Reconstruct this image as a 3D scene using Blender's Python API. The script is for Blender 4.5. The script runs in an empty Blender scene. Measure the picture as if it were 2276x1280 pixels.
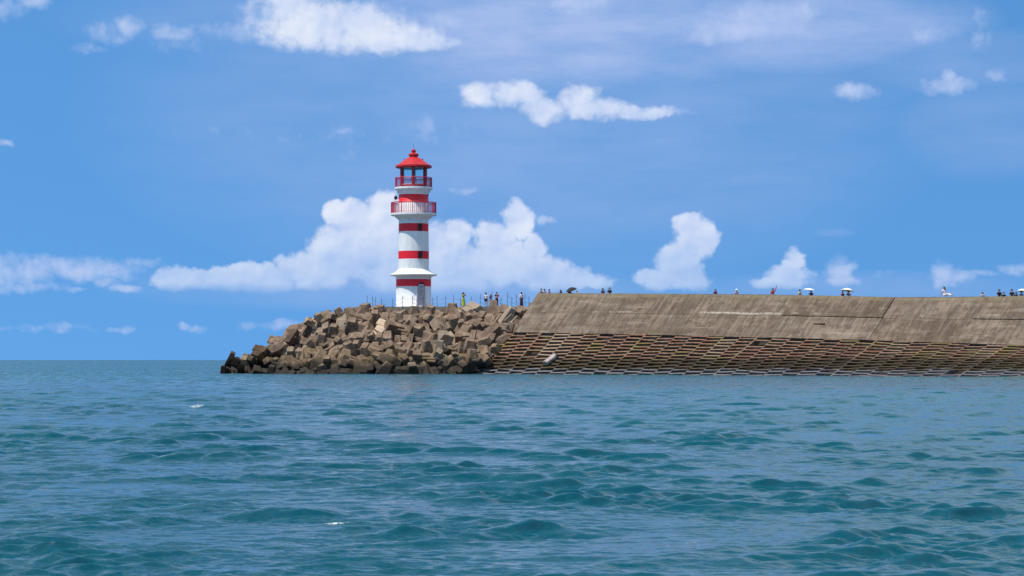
import bpy, bmesh, math, random
import numpy as np
from mathutils import Vector, Matrix, Euler
from mathutils.noise import noise as pnoise

random.seed(11)
rng = np.random.default_rng(5)
SC = bpy.context.scene
COL = SC.collection
F = 5000.0          # focal length in photo pixels (photo 2276 wide)
HC = 1.55           # eye height above the sea
SUN_EL, SUN_AZ = math.radians(66), math.radians(-126)   # azimuth measured from +Y towards +X

def P(px, py, Y):
    return Vector(((px-1138)/F*Y, Y, HC+(800-py)/F*Y))

# ------------------------------------------------------------------ helpers
def link(o, parent=None):
    COL.objects.link(o)
    if parent: o.parent = parent
    return o

def tag(o, label=None, cat=None, group=None, kind=None):
    if label: o['label'] = label
    if cat: o['category'] = cat
    if group: o['group'] = group
    if kind: o['kind'] = kind
    return o

def empty(name, loc, rz=0):
    o = bpy.data.objects.new(name, None)
    o.empty_display_size = 0.3
    o.location = loc; o.rotation_euler = (0, 0, rz)
    return link(o)

def obj_bm(name, bm, mat, parent=None, smooth=False):
    bmesh.ops.recalc_face_normals(bm, faces=bm.faces)
    me = bpy.data.meshes.new(name)
    bm.to_mesh(me); bm.free()
    if smooth:
        me.polygons.foreach_set('use_smooth', [True]*len(me.polygons))
    for m in (mat if isinstance(mat, (list, tuple)) else [mat]):
        me.materials.append(m)
    return link(bpy.data.objects.new(name, me), parent)

def box(bm, c, s, rot=None):
    M = Matrix.Translation(c) @ (rot.to_4x4() if rot is not None else Matrix.Identity(4)) @ Matrix.Diagonal((s[0], s[1], s[2], 1))
    return bmesh.ops.create_cube(bm, size=1, matrix=M)['verts']

def tube(bm, pts, rad, n=6, cap=True):
    rings = []
    pts = [Vector(p) for p in pts]
    if not isinstance(rad, (list, tuple)): rad = [rad]*len(pts)
    for i, p in enumerate(pts):
        d = (pts[min(i+1, len(pts)-1)]-pts[max(i-1, 0)]).normalized()
        a = Vector((0, 0, 1)) if abs(d.z) < .9 else Vector((1, 0, 0))
        u = d.cross(a).normalized(); v = d.cross(u)
        rings.append([bm.verts.new(p+(u*math.cos(2*math.pi*k/n)+v*math.sin(2*math.pi*k/n))*rad[i]) for k in range(n)])
    for r0, r1 in zip(rings, rings[1:]):
        for k in range(n):
            bm.faces.new((r0[k], r0[(k+1) % n], r1[(k+1) % n], r1[k]))
    if cap:
        bm.faces.new(rings[0]); bm.faces.new(rings[-1])

def lathe(bm, prof, n=48, close=False, a0=0.0):
    rings = []
    for r, z in prof:
        if r < 1e-5: rings.append([bm.verts.new((0, 0, z))]*n)
        else: rings.append([bm.verts.new((r*math.sin(a0+2*math.pi*k/n), -r*math.cos(a0+2*math.pi*k/n), z)) for k in range(n)])
    prs = list(zip(rings, rings[1:]))
    if close: prs.append((rings[-1], rings[0]))
    for r0, r1 in prs:
        for k in range(n):
            vs = []
            for v in (r0[k], r0[(k+1) % n], r1[(k+1) % n], r1[k]):
                if v not in vs: vs.append(v)
            if len(vs) > 2:
                try: bm.faces.new(vs)
                except ValueError: pass

def hull(bm, pts):
    vs = [bm.verts.new(p) for p in pts]
    r = bmesh.ops.convex_hull(bm, input=vs)
    ex = [g for g in r['geom_interior'] if isinstance(g, bmesh.types.BMVert)]
    if ex: bmesh.ops.delete(bm, geom=ex, context='VERTS')

# ------------------------------------------------------------------ node helper
class N:
    """tiny expression builder over a shader node tree"""
    def __init__(s, nt): s.nt = nt
    def put(s, sock, v):
        if isinstance(v, bpy.types.NodeSocket): s.nt.links.new(v, sock)
        elif v is not None: sock.default_value = v
    def m(s, op, a, b=None, c=None, clamp=False):
        n = s.nt.nodes.new('ShaderNodeMath'); n.operation = op; n.use_clamp = clamp
        s.put(n.inputs[0], a); s.put(n.inputs[1], b); s.put(n.inputs[2], c)
        return n.outputs[0]
    def v(s, op, a, b=None, c=None):
        n = s.nt.nodes.new('ShaderNodeVectorMath'); n.operation = op
        s.put(n.inputs[0], a); s.put(n.inputs[1], b); s.put(n.inputs[2], c)
        return n.outputs['Value'] if op in ('DOT_PRODUCT', 'LENGTH', 'DISTANCE') else n.outputs[0]
    def xyz(s, a):
        n = s.nt.nodes.new('ShaderNodeSeparateXYZ'); s.put(n.inputs[0], a); return n.outputs
    def cmb(s, x, y, z):
        n = s.nt.nodes.new('ShaderNodeCombineXYZ')
        for i, q in enumerate((x, y, z)): s.put(n.inputs[i], q)
        return n.outputs[0]
    def noise(s, vec, scale, detail=4, rough=.5, out='Fac', dist=0.0):
        n = s.nt.nodes.new('ShaderNodeTexNoise')
        s.put(n.inputs['Vector'], vec); n.inputs['Scale'].default_value = scale
        n.inputs['Detail'].default_value = detail; n.inputs['Roughness'].default_value = rough
        n.inputs['Distortion'].default_value = dist
        return n.outputs[out]
    def smooth(s, v, lo, hi, a=0.0, b=1.0):
        n = s.nt.nodes.new('ShaderNodeMapRange'); n.interpolation_type = 'SMOOTHSTEP'
        for i, q in enumerate((v, lo, hi, a, b)): s.put(n.inputs[i], q)
        return n.outputs[0]
    def lin(s, v, lo, hi, a=0.0, b=1.0):
        n = s.nt.nodes.new('ShaderNodeMapRange')
        for i, q in enumerate((v, lo, hi, a, b)): s.put(n.inputs[i], q)
        return n.outputs[0]
    def mix(s, f, a, b, mode='MIX'):
        n = s.nt.nodes.new('ShaderNodeMix'); n.data_type = 'RGBA'; n.blend_type = mode; n.clamp_factor = True
        s.put(n.inputs[0], f); s.put(n.inputs[6], col(a)); s.put(n.inputs[7], col(b))
        return n.outputs[2]

def col(c):
    if isinstance(c, bpy.types.NodeSocket): return c
    return (c[0], c[1], c[2], 1)

def new_mat(name):
    m = bpy.data.materials.new(name); m.use_nodes = True
    nt = m.node_tree
    return m, nt, N(nt), nt.nodes['Principled BSDF']

def bump(nt, h, strength, dist, bs):
    b = nt.nodes.new('ShaderNodeBump'); b.inputs['Strength'].default_value = strength
    b.inputs['Distance'].default_value = dist
    nt.links.new(h, b.inputs['Height']); nt.links.new(b.outputs[0], bs.inputs['Normal'])

def texco(nt, w='Object'):
    return nt.nodes.new('ShaderNodeTexCoord').outputs[w]

def simple(name, c, rough=.6, var=.12, scale=6.0, metal=0.0):
    m, nt, n, bs = new_mat(name)
    f = n.noise(texco(nt), scale, 5, .6)
    dark = tuple(x*(1-var*2) for x in c)
    nt.links.new(n.mix(n.smooth(f, .35, .65), dark, c), bs.inputs['Base Color'])
    bs.inputs['Roughness'].default_value = rough
    bs.inputs['Metallic'].default_value = metal
    return m

# ------------------------------------------------------------------ world: sky and clouds
def build_world():
    w = bpy.data.worlds.new("World"); SC.world = w; w.use_nodes = True
    nt = w.node_tree; n = N(nt)
    bg = nt.nodes['Background']
    S = .1
    bg.inputs['Strength'].default_value = S
    d = nt.nodes.new('ShaderNodeTexCoord').outputs['Generated']
    x, y, z = n.xyz(d)[:3]
    sky = nt.nodes.new('ShaderNodeTexSky'); sky.sky_type = 'NISHITA'; sky.sun_disc = False
    sky.sun_elevation = SUN_EL; sky.sun_rotation = SUN_AZ
    sky.air_density = 1.0; sky.dust_density = .4; sky.ozone_density = 2.0
    zz = n.m('ADD', n.m('ABSOLUTE', z), .42)
    nt.links.new(n.v('NORMALIZE', n.cmb(x, y, zz)), sky.inputs['Vector'])
    base = n.mix(1.0, sky.outputs[0], SKY_TINT, 'MULTIPLY')
    base = n.mix(n.smooth(z, .3, .85), base, n.mix(1.0, base, (.8, .75, .7), 'MULTIPLY'))
    # direction in units of 100 photo pixels: azimuth and elevation
    az = n.m('ARCTAN2', x, y)
    el = n.m('ARCSINE', z)
    U = n.m('MULTIPLY_ADD', az, F/100, 11.38)
    V = n.m('MULTIPLY_ADD', el, -F/100, 8.0)
    p0 = n.cmb(U, V, 0.0)
    w1 = n.v('SUBTRACT', n.noise(p0, 1.1, 3, .55, 'Color'), (.5, .5, .5))
    w2 = n.v('SUBTRACT', n.noise(p0, 3.4, 6, .62, 'Color'), (.5, .5, .5))
    pw = n.v('ADD', p0, n.v('ADD', n.v('MULTIPLY', w1, (.7, .42, 0)), n.v('MULTIPLY', w2, (.26, .2, 0))))
    pw = n.v('MULTIPLY', pw, (1, 1, 0))
    def field(lst, src):
        acc = None
        for e in lst:
            cx, cy, rx, ry = e[:4]; wt = e[4] if len(e) > 4 else 1.0
            cx = 1138+F*math.atan((cx-1138)/F); 
            ix, iy = 100/rx, 100/ry
            q = n.v('MULTIPLY_ADD', src, (ix, iy, 0), (-cx/100*ix, -cy/100*iy, 0))
            f = n.m('MULTIPLY_ADD', n.v('DOT_PRODUCT', q, q), -wt, wt)
            acc = f if acc is None else n.m('MAXIMUM', acc, f)
        return acc
    hard = [(862,482,62,62),(792,500,66,52),(744,478,30,28),(765,560,85,72),(880,575,115,92),(700,602,95,50),
            (600,622,90,34),(505,622,60,32),(385,614,56,30),(450,622,60,22),(545,606,46,24),
            (1146,490,42,44),(1096,524,48,38),(1012,516,42,34),(1105,585,95,66),(1020,600,115,76),
            (1200,605,80,46),(1272,618,62,32),(1325,628,40,18),(962,570,60,76),(1190,548,34,30),
            (1548,530,52,54),(1524,500,40,32),(1512,582,60,48),(1465,620,68,25),(1530,618,60,32),
            (1762,582,34,32),(1756,612,64,24),(1738,630,78,16)]
    upper = [(648,28,80,72),(690,60,125,62),(770,66,150,58),(860,88,125,36),(930,96,90,24),
             (1062,215,50,34),(1135,214,70,30),(1205,245,62,30),(1290,218,48,34),(1318,244,70,26),(1415,253,80,16)]
    soft = [(1206,488,24,14,.8),(560,60,60,50,.45),(420,110,90,24,.3),(700,300,260,20,.12),(240,90,70,26,.4),(1866,602,36,36,.8),(1872,626,50,16,.7),(2100,612,50,32,.75),(2140,618,40,18,.6),(2262,604,46,18,.6),(2190,612,70,8,.4),
            (1960,612,40,12,.35),(980,52,60,30,.5),(1010,95,60,14,.3),(520,82,70,28,.55),(287,76,40,30,.8),(385,82,60,24,.6),(470,75,60,16,.35),(190,122,42,16,.45),
            (70,22,62,30,.7),(5,40,60,34,.5),(1500,252,60,14,.35),(1895,214,62,24,.75),(2112,205,66,22,.65),(2110,186,24,26,.75),
            (2212,184,38,16,.6),(2180,80,18,50,.5),(2198,100,16,30,.4),(1028,421,40,12,.65),(12,325,22,12,.6),(940,275,50,22,.25),
            (425,729,40,13,.6),(268,732,44,12,.5),(120,730,90,14,.4),(620,722,110,14,.42),(30,735,60,8,.3),
            (50,610,110,46,.62),(185,602,160,34,.68),(0,584,70,28,.6),(300,582,60,14,.4),(240,630,30,20,.6),(282,646,40,12,.75),(60,640,120,16,.5),(170,645,40,10,.5),
            (1300,14,80,28,.6),(1640,72,150,34,.5),(1560,90,60,22,.4),(1700,40,150,36,.4),(2080,90,70,26,.35),(780,290,30,8,.25),(775,345,50,10,.15)]
    veil = [(1150,260,1000,420,.30),(1230,70,620,190,.75),(1750,70,480,120,.7),(1000,130,300,60,.3),(2120,150,300,80,.3),(1500,400,420,34,.3),(2200,300,260,120,.25),
            (1250,395,260,22,.25),(700,60,600,100,.25),(900,640,700,60,.35),(1900,640,500,40,.25),(1850,520,60,12,.2)]
    # billows
    bn = n.noise(p0, 1.5, 7, .55)
    bf = n.noise(p0, 5.5, 6, .55)
    nn = n.m('ADD', n.m('MULTIPLY', n.m('SUBTRACT', bn, .5), 1.7), n.m('MULTIPLY', n.m('SUBTRACT', bf, .5), .55))
    fh = n.m('MULTIPLY_ADD', field(hard, pw), 1.0, .10)
    basecut = n.smooth(n.m('ADD', V, n.m('MULTIPLY', n.m('SUBTRACT', bn, .5), .4)), 6.28, 6.62, 1.0, 0.0)
    ah = n.m('MULTIPLY', n.smooth(n.m('ADD', fh, nn), -.06, .62), basecut)
    fu = field(upper, pw)
    au = n.smooth(n.m('ADD', fu, n.m('MULTIPLY', nn, 1.25)), -.4, .95)
    fs = field(soft, pw)
    as_ = n.m('MULTIPLY', n.smooth(n.m('ADD', fs, n.m('MULTIPLY', nn, .85)), .0, 1.0), .85)
    sn = n.noise(n.v('MULTIPLY', p0, (.35, 1.3, 0)), .9, 6, .6)
    fv = field(veil, p0)
    av = n.m('MULTIPLY', n.m('MAXIMUM', fv, 0.0), n.smooth(sn, .2, .75, .45, 1.35))
    # clouds all over the rest of the sky (what the water mirrors)
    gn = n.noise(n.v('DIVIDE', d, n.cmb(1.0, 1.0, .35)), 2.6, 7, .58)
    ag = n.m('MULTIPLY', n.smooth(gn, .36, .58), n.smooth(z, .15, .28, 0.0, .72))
    # relief: compare billows with those a little towards the sun (up and left)
    off = n.v('ADD', p0, (-.10, -.13, 0))
    rel = n.m('SUBTRACT', n.noise(p0, 1.5, 5, .45), n.noise(off, 1.5, 5, .45))
    cells = n.noise(n.v('MULTIPLY', p0, (1, 1.2, 0)), .8, 3, .5)
    lit = n.m('ADD', n.m('MULTIPLY', n.smooth(rel, -.2, .2), .55), n.m('MULTIPLY', n.smooth(cells, .35, .65), .45))
    hgt = n.smooth(V, 4.4, 6.5)      # far cumulus bases sink into the air near the horizon
    c_top = n.mix(lit, CL_MID, CL_TOP)
    c_low = n.mix(lit, CL_LOW0, CL_LOW1)
    cc = n.mix(hgt, c_top, c_low)
    thick = n.smooth(n.m('ADD', fh, nn), .0, .9, .82, .97)
    sky_c = n.mix(av, base, CL_VEIL)
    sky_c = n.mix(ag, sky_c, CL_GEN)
    sky_c = n.mix(as_, sky_c, CL_SOFT)
    sky_c = n.mix(n.m('MULTIPLY', au, .9), sky_c, n.mix(lit, CL_MID, CL_TOP))
    sky_c = n.mix(n.m('MULTIPLY', ah, thick), sky_c, cc)
    nt.links.new(sky_c, bg.inputs['Color'])
    w.cycles.sampling_method = 'MANUAL'; w.cycles.sample_map_resolution = 512

def s2l(r, g, b, k=10.0):
    f = lambda c: ((c/255+.055)/1.055)**2.4 if c > 10 else c/255/12.92
    return (f(r)*k, f(g)*k, f(b)*k)
SKY_TINT = (.90, 1.66, 2.04)
CL_TOP = s2l(236, 241, 253); CL_MID = s2l(196, 213, 246)
CL_LOW0 = s2l(158, 190, 238); CL_LOW1 = s2l(192, 213, 245)
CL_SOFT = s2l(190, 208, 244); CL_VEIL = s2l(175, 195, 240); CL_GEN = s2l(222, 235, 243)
build_world()

sun = bpy.data.lights.new('sun', 'SUN'); sun.energy = 5.0; sun.angle = math.radians(.5); sun.color = (1, .93, .82)
so = link(bpy.data.objects.new('sun', sun))
sdir = Vector((math.sin(SUN_AZ)*math.cos(SUN_EL), math.cos(SUN_AZ)*math.cos(SUN_EL), math.sin(SUN_EL)))
so.rotation_euler = sdir.to_track_quat('Z', 'Y').to_euler()

cam = bpy.data.cameras.new('camera'); co = link(bpy.data.objects.new('camera', cam))
cam.sensor_width = 36; cam.lens = 36*F/2276; cam.shift_y = 160/2276
cam.clip_start = .5; cam.clip_end = 200000
co.location = (0, 0, HC); co.rotation_euler = (math.radians(90), 0, 0)
SC.camera = co
SC.view_settings.view_transform = 'Standard'; SC.view_settings.look = 'None'
SC.cycles.use_denoising = True; SC.cycles.denoising_prefilter = 'ACCURATE'
SC.cycles.sample_clamp_direct = 2.5; SC.cycles.sample_clamp_indirect = 1.5
SC.view_settings.exposure = 0; SC.view_settings.gamma = 1

# ------------------------------------------------------------------ sea
def build_sea():
    ys = [11.0]
    while ys[-1] < 45: ys.append(ys[-1]*1.0017)
    while ys[-1] < 120: ys.append(ys[-1]*1.0026)
    while ys[-1] < 330: ys.append(ys[-1]*1.0048)
    while ys[-1] < 60000: ys.append(ys[-1]*1.014)
    ys = np.array(ys); nc = 820
    t = np.linspace(-1, 1, nc)
    Y = np.repeat(ys[:, None], nc, 1)
    half = ys*.34+6
    X = half[:, None]*t[None, :]
    dx = (2*half/(nc-1))[:, None]; dy = np.gradient(ys)[:, None]
    res = np.maximum(dx, dy)
    ZS = np.zeros_like(X); Z = np.zeros_like(X); DX = np.zeros_like(X); DY = np.zeros_like(X)
    # slow envelopes: gusts and sets
    def lown(sc, seed, k=7):
        r = np.random.default_rng(seed); a = np.zeros_like(X)
        for i in range(k):
            th = r.uniform(0, 2*np.pi); kk = 2*np.pi/(sc*r.uniform(.6, 1.7)); ph = r.uniform(0, 6.28)
            a += np.cos(kk*(np.cos(th)*X+np.sin(th)*Y)+ph)
        return a/np.sqrt(k/2)
    gust = 1+.15*lown(14, 3)
    sets = np.clip(1+.20*lown(4.5, 8, 14), .65, 1.45)
    patch = np.clip(1.0+.36*lown(2.8, 31, 14), .70, 1.4)
    r = np.random.default_rng(21)
    waves = []
    for L, A, num, spread in ((11, .005, 4, .25), (5.0, .0042, 8, .4), (2.6, .0040, 14, .55), (1.4, .0066, 26, .65), (.8, .0054, 34, .75), (.45, .0038, 36, .85), (.26, .0024, 32, 1.0), (.16, .0014, 26, 1.2)):
        for i in range(num):
            l = L*r.uniform(.72, 1.35); th = -np.pi/2+.28+r.normal(0, spread*.55)
            waves.append((l, A*r.uniform(.5, 1.4)*(12/num)**.5*.8, th, r.uniform(0, 6.28)))
    for l, A, th, ph in waves:
        k = 2*np.pi/l; c, s = np.cos(th), np.sin(th)
        fade = np.clip((l/res-2.2)/1.6, 0, 1)
        rows = np.where(fade.max(1) > 0)[0]
        if len(rows) == 0: continue
        R = rows.max()+1
        a = A*fade[:R]*(sets[:R] if l < 8 else 1)*(gust[:R]*patch[:R] if l < 1.7 else 1)
        p = k*(c*X[:R]+s*Y[:R])+ph
        Z[:R] += a*np.cos(p)
        if .35 < l < 2: ZS[:R] += a*np.cos(p)
        q = (.6 if l > 1 else .5)*a*np.sin(p)
        DX[:R] -= c*q; DY[:R] -= s*q
    # sharpen the crests
    sd = float(Z[Y < 60].std()); print('wave sd', sd)
    ss = float(ZS[Y < 60].std())
    Z = Z+.75*np.clip(ZS/ss-.9, 0, 1.5)**1.4*ss
    near = (Y < 95) & (np.abs(X) < Y*.25)
    # two small breaking crests
    foam = np.zeros_like(Z)
    for fx_, fy_, wx, wy in ((-2.43, 19.7, .11, .07), (-10.8, 70.5, .22, .2)):
        win = (np.abs(X-fx_) < .8) & (np.abs(Y-fy_) < 1.4)
        idx = np.argmax(np.where(win, Z, -9)); cx_, cy_ = X.ravel()[idx], Y.ravel()[idx]
        foam = np.maximum(foam, np.exp(-((X-cx_)/wx)**2-((Y-cy_)/wy)**2)*1.1)
    # foam line where the water meets the breakwater
    def dist_seg(ax, ay, bx, by):
        vx, vy = bx-ax, by-ay; L2 = vx*vx+vy*vy
        u = np.clip(((X-ax)*vx+(Y-ay)*vy)/L2, 0, 1)
        return np.hypot(X-ax-u*vx, Y-ay-u*vy)
    sh = np.minimum(dist_seg(-22, 248.6, -6, 248.6), dist_seg(-3.6, 249.6, 70, 249.6-.9*73.6))
    sh = np.minimum(sh, dist_seg(-33, 255, -24, 249.5))
    shf = np.clip(1-sh/2.2, 0, 1)
    X2 = X+DX; Y2 = Y+DY-.4*np.clip(Z, -.03, .10)
    co_ = np.stack([X2, Y2, Z], -1).reshape(-1, 3)
    nr = len(ys)
    i = np.arange(nr-1)[:, None]*nc+np.arange(nc-1)[None, :]
    f = np.stack([i, i+1, i+1+nc, i+nc], -1).reshape(-1, 4)
    # wide outer sheet, half a metre lower, for what lies beyond the fan
    nv = len(co_)
    outer = np.array([[-60000, -500, -.7], [60000, -500, -.7], [60000, 60000, -.7], [-60000, 60000, -.7]])
    co_ = np.vstack([co_, outer]); f = np.vstack([f, [[nv, nv+1, nv+2, nv+3]]])
    me = bpy.data.meshes.new('sea')
    me.vertices.add(len(co_)); me.vertices.foreach_set('co', co_.astype(np.float32).ravel())
    me.loops.add(f.size); me.loops.foreach_set('vertex_index', f.astype(np.int32).ravel())
    me.polygons.add(len(f)); me.polygons.foreach_set('loop_start', (np.arange(len(f))*4).astype(np.int32))
    me.polygons.foreach_set('loop_total', np.full(len(f), 4, np.int32))
    me.polygons.foreach_set('use_smooth', np.ones(len(f), bool))
    me.update()
    at = me.attributes.new('foam', 'FLOAT', 'POINT')
    fo = np.concatenate([foam.ravel(), np.zeros(4)]).astype(np.float32); at.data.foreach_set('value', fo)
    at = me.attributes.new('shore', 'FLOAT', 'POINT')
    fo = np.concatenate([shf.ravel(), np.zeros(4)]).astype(np.float32); at.data.foreach_set('value', fo)
    m, nt, n, bs = new_mat('sea_water')
    pos = nt.nodes.new('ShaderNodeNewGeometry').outputs['Position']
    def attr(nm):
        a = nt.nodes.new('ShaderNodeAttribute'); a.attribute_name = nm; return a.outputs['Fac']
    big = n.noise(n.v('MULTIPLY', pos, (.03, .012, 0)), 1.0, 3, .5)
    wat = n.mix(n.smooth(big, .35, .65), SEA_A, SEA_B)
    fn = n.noise(n.v('MULTIPLY', pos, (16, 16, 16)), 1.0, 6, .75)
    fsh = n.noise(n.v('MULTIPLY', pos, (.9, .9, 0)), 1.0, 5, .7)
    fm = n.m('MULTIPLY', n.smooth(attr('foam'), .15, .5), n.smooth(fn, .45, .54))
    fm = n.m('MAXIMUM', fm, n.m('MULTIPLY', n.m('MULTIPLY', attr('shore'), n.smooth(fsh, .52, .62)), .8))
    nt.links.new(n.mix(fm, wat, (.5, .58, .6)), bs.inputs['Base Color'])
    nt.links.new(n.lin(fm, 0, 1, .07, .7), bs.inputs['Roughness'])
    bs.inputs['IOR'].default_value = 1.333
    # ripples too small for the mesh
    r1 = n.noise(n.v('MULTIPLY', pos, (2.6, 6.0, 1)), 1.0, 3, .5)
    r2 = n.noise(n.v('MULTIPLY', pos, (.45, .8, 1)), 1.0, 4, .6)
    farf = n.smooth(n.v('LENGTH', pos), 90, 420)
    hh = n.m('MULTIPLY', r1, .032)
    bp_ = nt.nodes.new('ShaderNodeBump'); bp_.inputs['Distance'].default_value = 1.0; nt.links.new(hh, bp_.inputs['Height'])
    # beyond the reach of the mesh the chop is given to the normal itself
    rv = n.v('SUBTRACT', n.noise(n.v('MULTIPLY', pos, (1.5, .5, 1)), 1.0, 7, .74, 'Color'), (.5, .5, .5))
    amp = n.smooth(n.v('LENGTH', pos), 20, 280, 0.18, 1.0)
    rv = n.v('MULTIPLY', rv, n.cmb(n.m('MULTIPLY', amp, .8), n.m('MULTIPLY', amp, 2.2), 0.0))
    rv = n.v('SUBTRACT', rv, n.cmb(0.0, n.m('MULTIPLY', amp, .17), 0.0))
    nn_ = n.v('NORMALIZE', n.v('ADD', bp_.outputs[0], rv))
    nt.links.new(nn_, bs.inputs['Normal'])
    me.materials.append(m)
    o = link(bpy.data.objects.new('sea', me)); tag(o, kind='structure')
SEA_A = (.002, .058, .090); SEA_B = (.002, .078, .104)
build_sea()

# ------------------------------------------------------------------ concrete materials
def rock_mat(name='armour_concrete', tone=(1, 1, 1)):
    m, nt, n, bs = new_mat(name)
    pos = nt.nodes.new('ShaderNodeNewGeometry').outputs['Position']
    oc = texco(nt)
    rnd = nt.nodes.new('ShaderNodeObjectInfo').outputs['Random']
    a = n.noise(oc, 1.3, 7, .62); b = n.noise(oc, 7.0, 6, .7)
    c = n.mix(n.smooth(a, .35, .68), (.120, .078, .053), (.255, .182, .130))
    c = n.mix(n.m('MULTIPLY', n.smooth(b, .5, .75), .5), c, (.33, .27, .21))
    c = n.mix(n.m('MULTIPLY', n.smooth(rnd, .75, .95), .5), c, (.36, .30, .23))
    c = n.mix(n.m('MULTIPLY', n.smooth(rnd, .3, .0), .5), c, (.12, .085, .06))
    zz = n.m('ADD', n.xyz(pos)[2], n.m('MULTIPLY', n.m('SUBTRACT', n.noise(pos, .5, 5, .6), .5), 3.0))
    ol = n.m('MULTIPLY', n.smooth(zz, 3.6, 1.8), n.smooth(n.noise(pos, .8, 3, .5), .42, .6))
    c = n.mix(n.m('MULTIPLY', ol, .5), c, (.13, .095, .03))
    c = n.mix(n.smooth(zz, 2.0, .8, 0, .93), c, (.022, .018, .015))
    c = n.mix(1.0, c, tone, 'MULTIPLY')
    nt.links.new(c, bs.inputs['Base Color'])
    bs.inputs['Roughness'].default_value = .88; bs.inputs['Specular IOR Level'].default_value = .25
    bump(nt, n.m('ADD', n.noise(oc, 4, 6, .7), n.m('MULTIPLY', n.noise(oc, 25, 4, .6), .25)), .5, .08, bs)
    return m
M_ROCK = rock_mat()
M_ROCK_PALE = rock_mat('pale_armour_concrete', (1.9, 1.85, 1.8))  # lighter copy: brightness of sunlit faces painted in, and a whitish block's tone
M_ROCK_DARK = rock_mat('dark_armour_concrete', (.42, .38, .36))  # same concrete in a darker tone, for the blocks labelled dark

def wall_mat():
    m, nt, n, bs = new_mat('weathered_concrete')
    uv = texco(nt, 'UV')
    u, v = n.xyz(uv)[:2]
    rnd = nt.nodes.new('ShaderNodeObjectInfo').outputs['Random']
    big = n.noise(n.cmb(u, v, 0), .22, 5, .6)
    med = n.noise(n.cmb(u, v, 3.3), 1.1, 6, .65)
    fine = n.noise(n.cmb(u, v, 7.7), 7, 5, .7)
    st = n.noise(n.cmb(n.m('MULTIPLY', u, 2.6), n.m('MULTIPLY', v, .22), 1.0), 1.0, 6, .62)
    st2 = n.noise(n.cmb(n.m('MULTIPLY', u, 5), n.m('MULTIPLY', v, .8), 9.0), 1.0, 6, .7)
    c = n.mix(n.smooth(big, .35, .65), (.082, .056, .039), (.172, .130, .096))
    c = n.mix(n.m('MULTIPLY', n.smooth(rnd, .2, .9), .45), c, (.225, .182, .142))
    c = n.mix(n.m('MULTIPLY', n.smooth(med, .48, .60), .75), c, (.085, .058, .040))
    c = n.mix(n.m('MULTIPLY', n.smooth(st, .46, .60), .55), c, (.060, .043, .032))
    hb = n.noise(n.cmb(n.m('MULTIPLY', u, .16), n.m('MULTIPLY', v, 1.3), 33.0), 1.0, 5, .6)
    c = n.mix(n.m('MULTIPLY', n.smooth(hb, .48, .64), .5), c, (.085, .058, .040))
    c = n.mix(n.m('MULTIPLY', n.smooth(hb, .44, .32), .4), c, (.27, .225, .175))
    st3 = n.noise(n.cmb(n.m('MULTIPLY', u, 1.7), n.m('MULTIPLY', v, .16), 21.0), 1.0, 6, .66)
    c = n.mix(n.m('MULTIPLY', n.smooth(st3, .52, .68), .22), c, (.34, .285, .225))
    c = n.mix(n.m('MULTIPLY', n.smooth(st2, .56, .70), .45), c, (.34, .29, .23))
    c = n.mix(n.m('MULTIPLY', n.smooth(fine, .55, .75), .35), c, (.42, .38, .32))
    # lime bloom along the cold joint half way down
    jl = n.m('ABSOLUTE', n.m('SUBTRACT', n.m('ADD', v, n.m('MULTIPLY', n.noise(n.cmb(u, 0, 0), .35, 3, .5), .5)), 3.05))
    bl = n.m('MULTIPLY', n.smooth(jl, .22, .03), n.m('MULTIPLY', n.smooth(u, LIME0, LIME0+1.5), n.smooth(u, LIME1, LIME1-1.0)))
    bl = n.m('MAXIMUM', bl, n.m('MULTIPLY', n.m('MULTIPLY', n.smooth(jl, .16, .03), n.smooth(n.noise(n.cmb(u, 5, 0), .5, 3, .5), .54, .6)), .6))
    bl = n.m('MULTIPLY', bl, n.smooth(n.noise(n.cmb(u, v, 2), 2.5, 4, .6), .36, .55))
    c = n.mix(n.m('MULTIPLY', bl, .45), c, (.55, .50, .44))
    # moss along the top edge
    tp = n.m('MULTIPLY', n.smooth(v, .9, .1), n.smooth(med, .4, .6))
    c = n.mix(n.m('MULTIPLY', tp, .5), c, (.22, .19, .10))
    nt.links.new(c, bs.inputs['Base Color'])
    bs.inputs['Roughness'].default_value = .9; bs.inputs['Specular IOR Level'].default_value = .2
    bump(nt, n.m('ADD', med, n.m('MULTIPLY', fine, .4)), .5, .06, bs)
    return m

def frame_mat():
    m, nt, n, bs = new_mat('lattice_concrete')
    pos = nt.nodes.new('ShaderNodeNewGeometry').outputs['Position']
    rnd = nt.nodes.new('ShaderNodeObjectInfo').outputs['Random']
    a = n.noise(pos, .55, 5, .6); b = n.noise(pos, 2.2, 5, .65); g = n.noise(n.v('ADD', pos, (40, 9, 3)), .35, 4, .55)
    c = n.mix(n.smooth(b, .35, .65), (.115, .062, .042), (.245, .148, .096))
    c = n.mix(n.m('MULTIPLY', n.smooth(a, .5, .66), .8), c, (.21, .085, .055))
    c = n.mix(n.m('MULTIPLY', n.smooth(g, .5, .64), .75), c, (.19, .145, .05))
    c = n.mix(n.m('MULTIPLY', n.smooth(rnd, .7, 1.0), .5), c, (.36, .27, .19))
    zn = n.m('ADD', n.xyz(pos)[2], n.m('MULTIPLY', n.m('SUBTRACT', n.noise(pos, .4, 5, .6), .5), 1.3))
    c = n.mix(n.smooth(zn, 2.15, 1.35, 0, .85), c, (.035, .027, .012))
    c = n.mix(n.smooth(zn, .7, .5, 0, .85), c, (.15, .14, .15))
    nt.links.new(c, bs.inputs['Base Color'])
    bs.inputs['Roughness'].default_value = .85; bs.inputs['Specular IOR Level'].default_value = .25
    bump(nt, b, .5, .05, bs)
    return m
M_FRAME = frame_mat()
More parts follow.
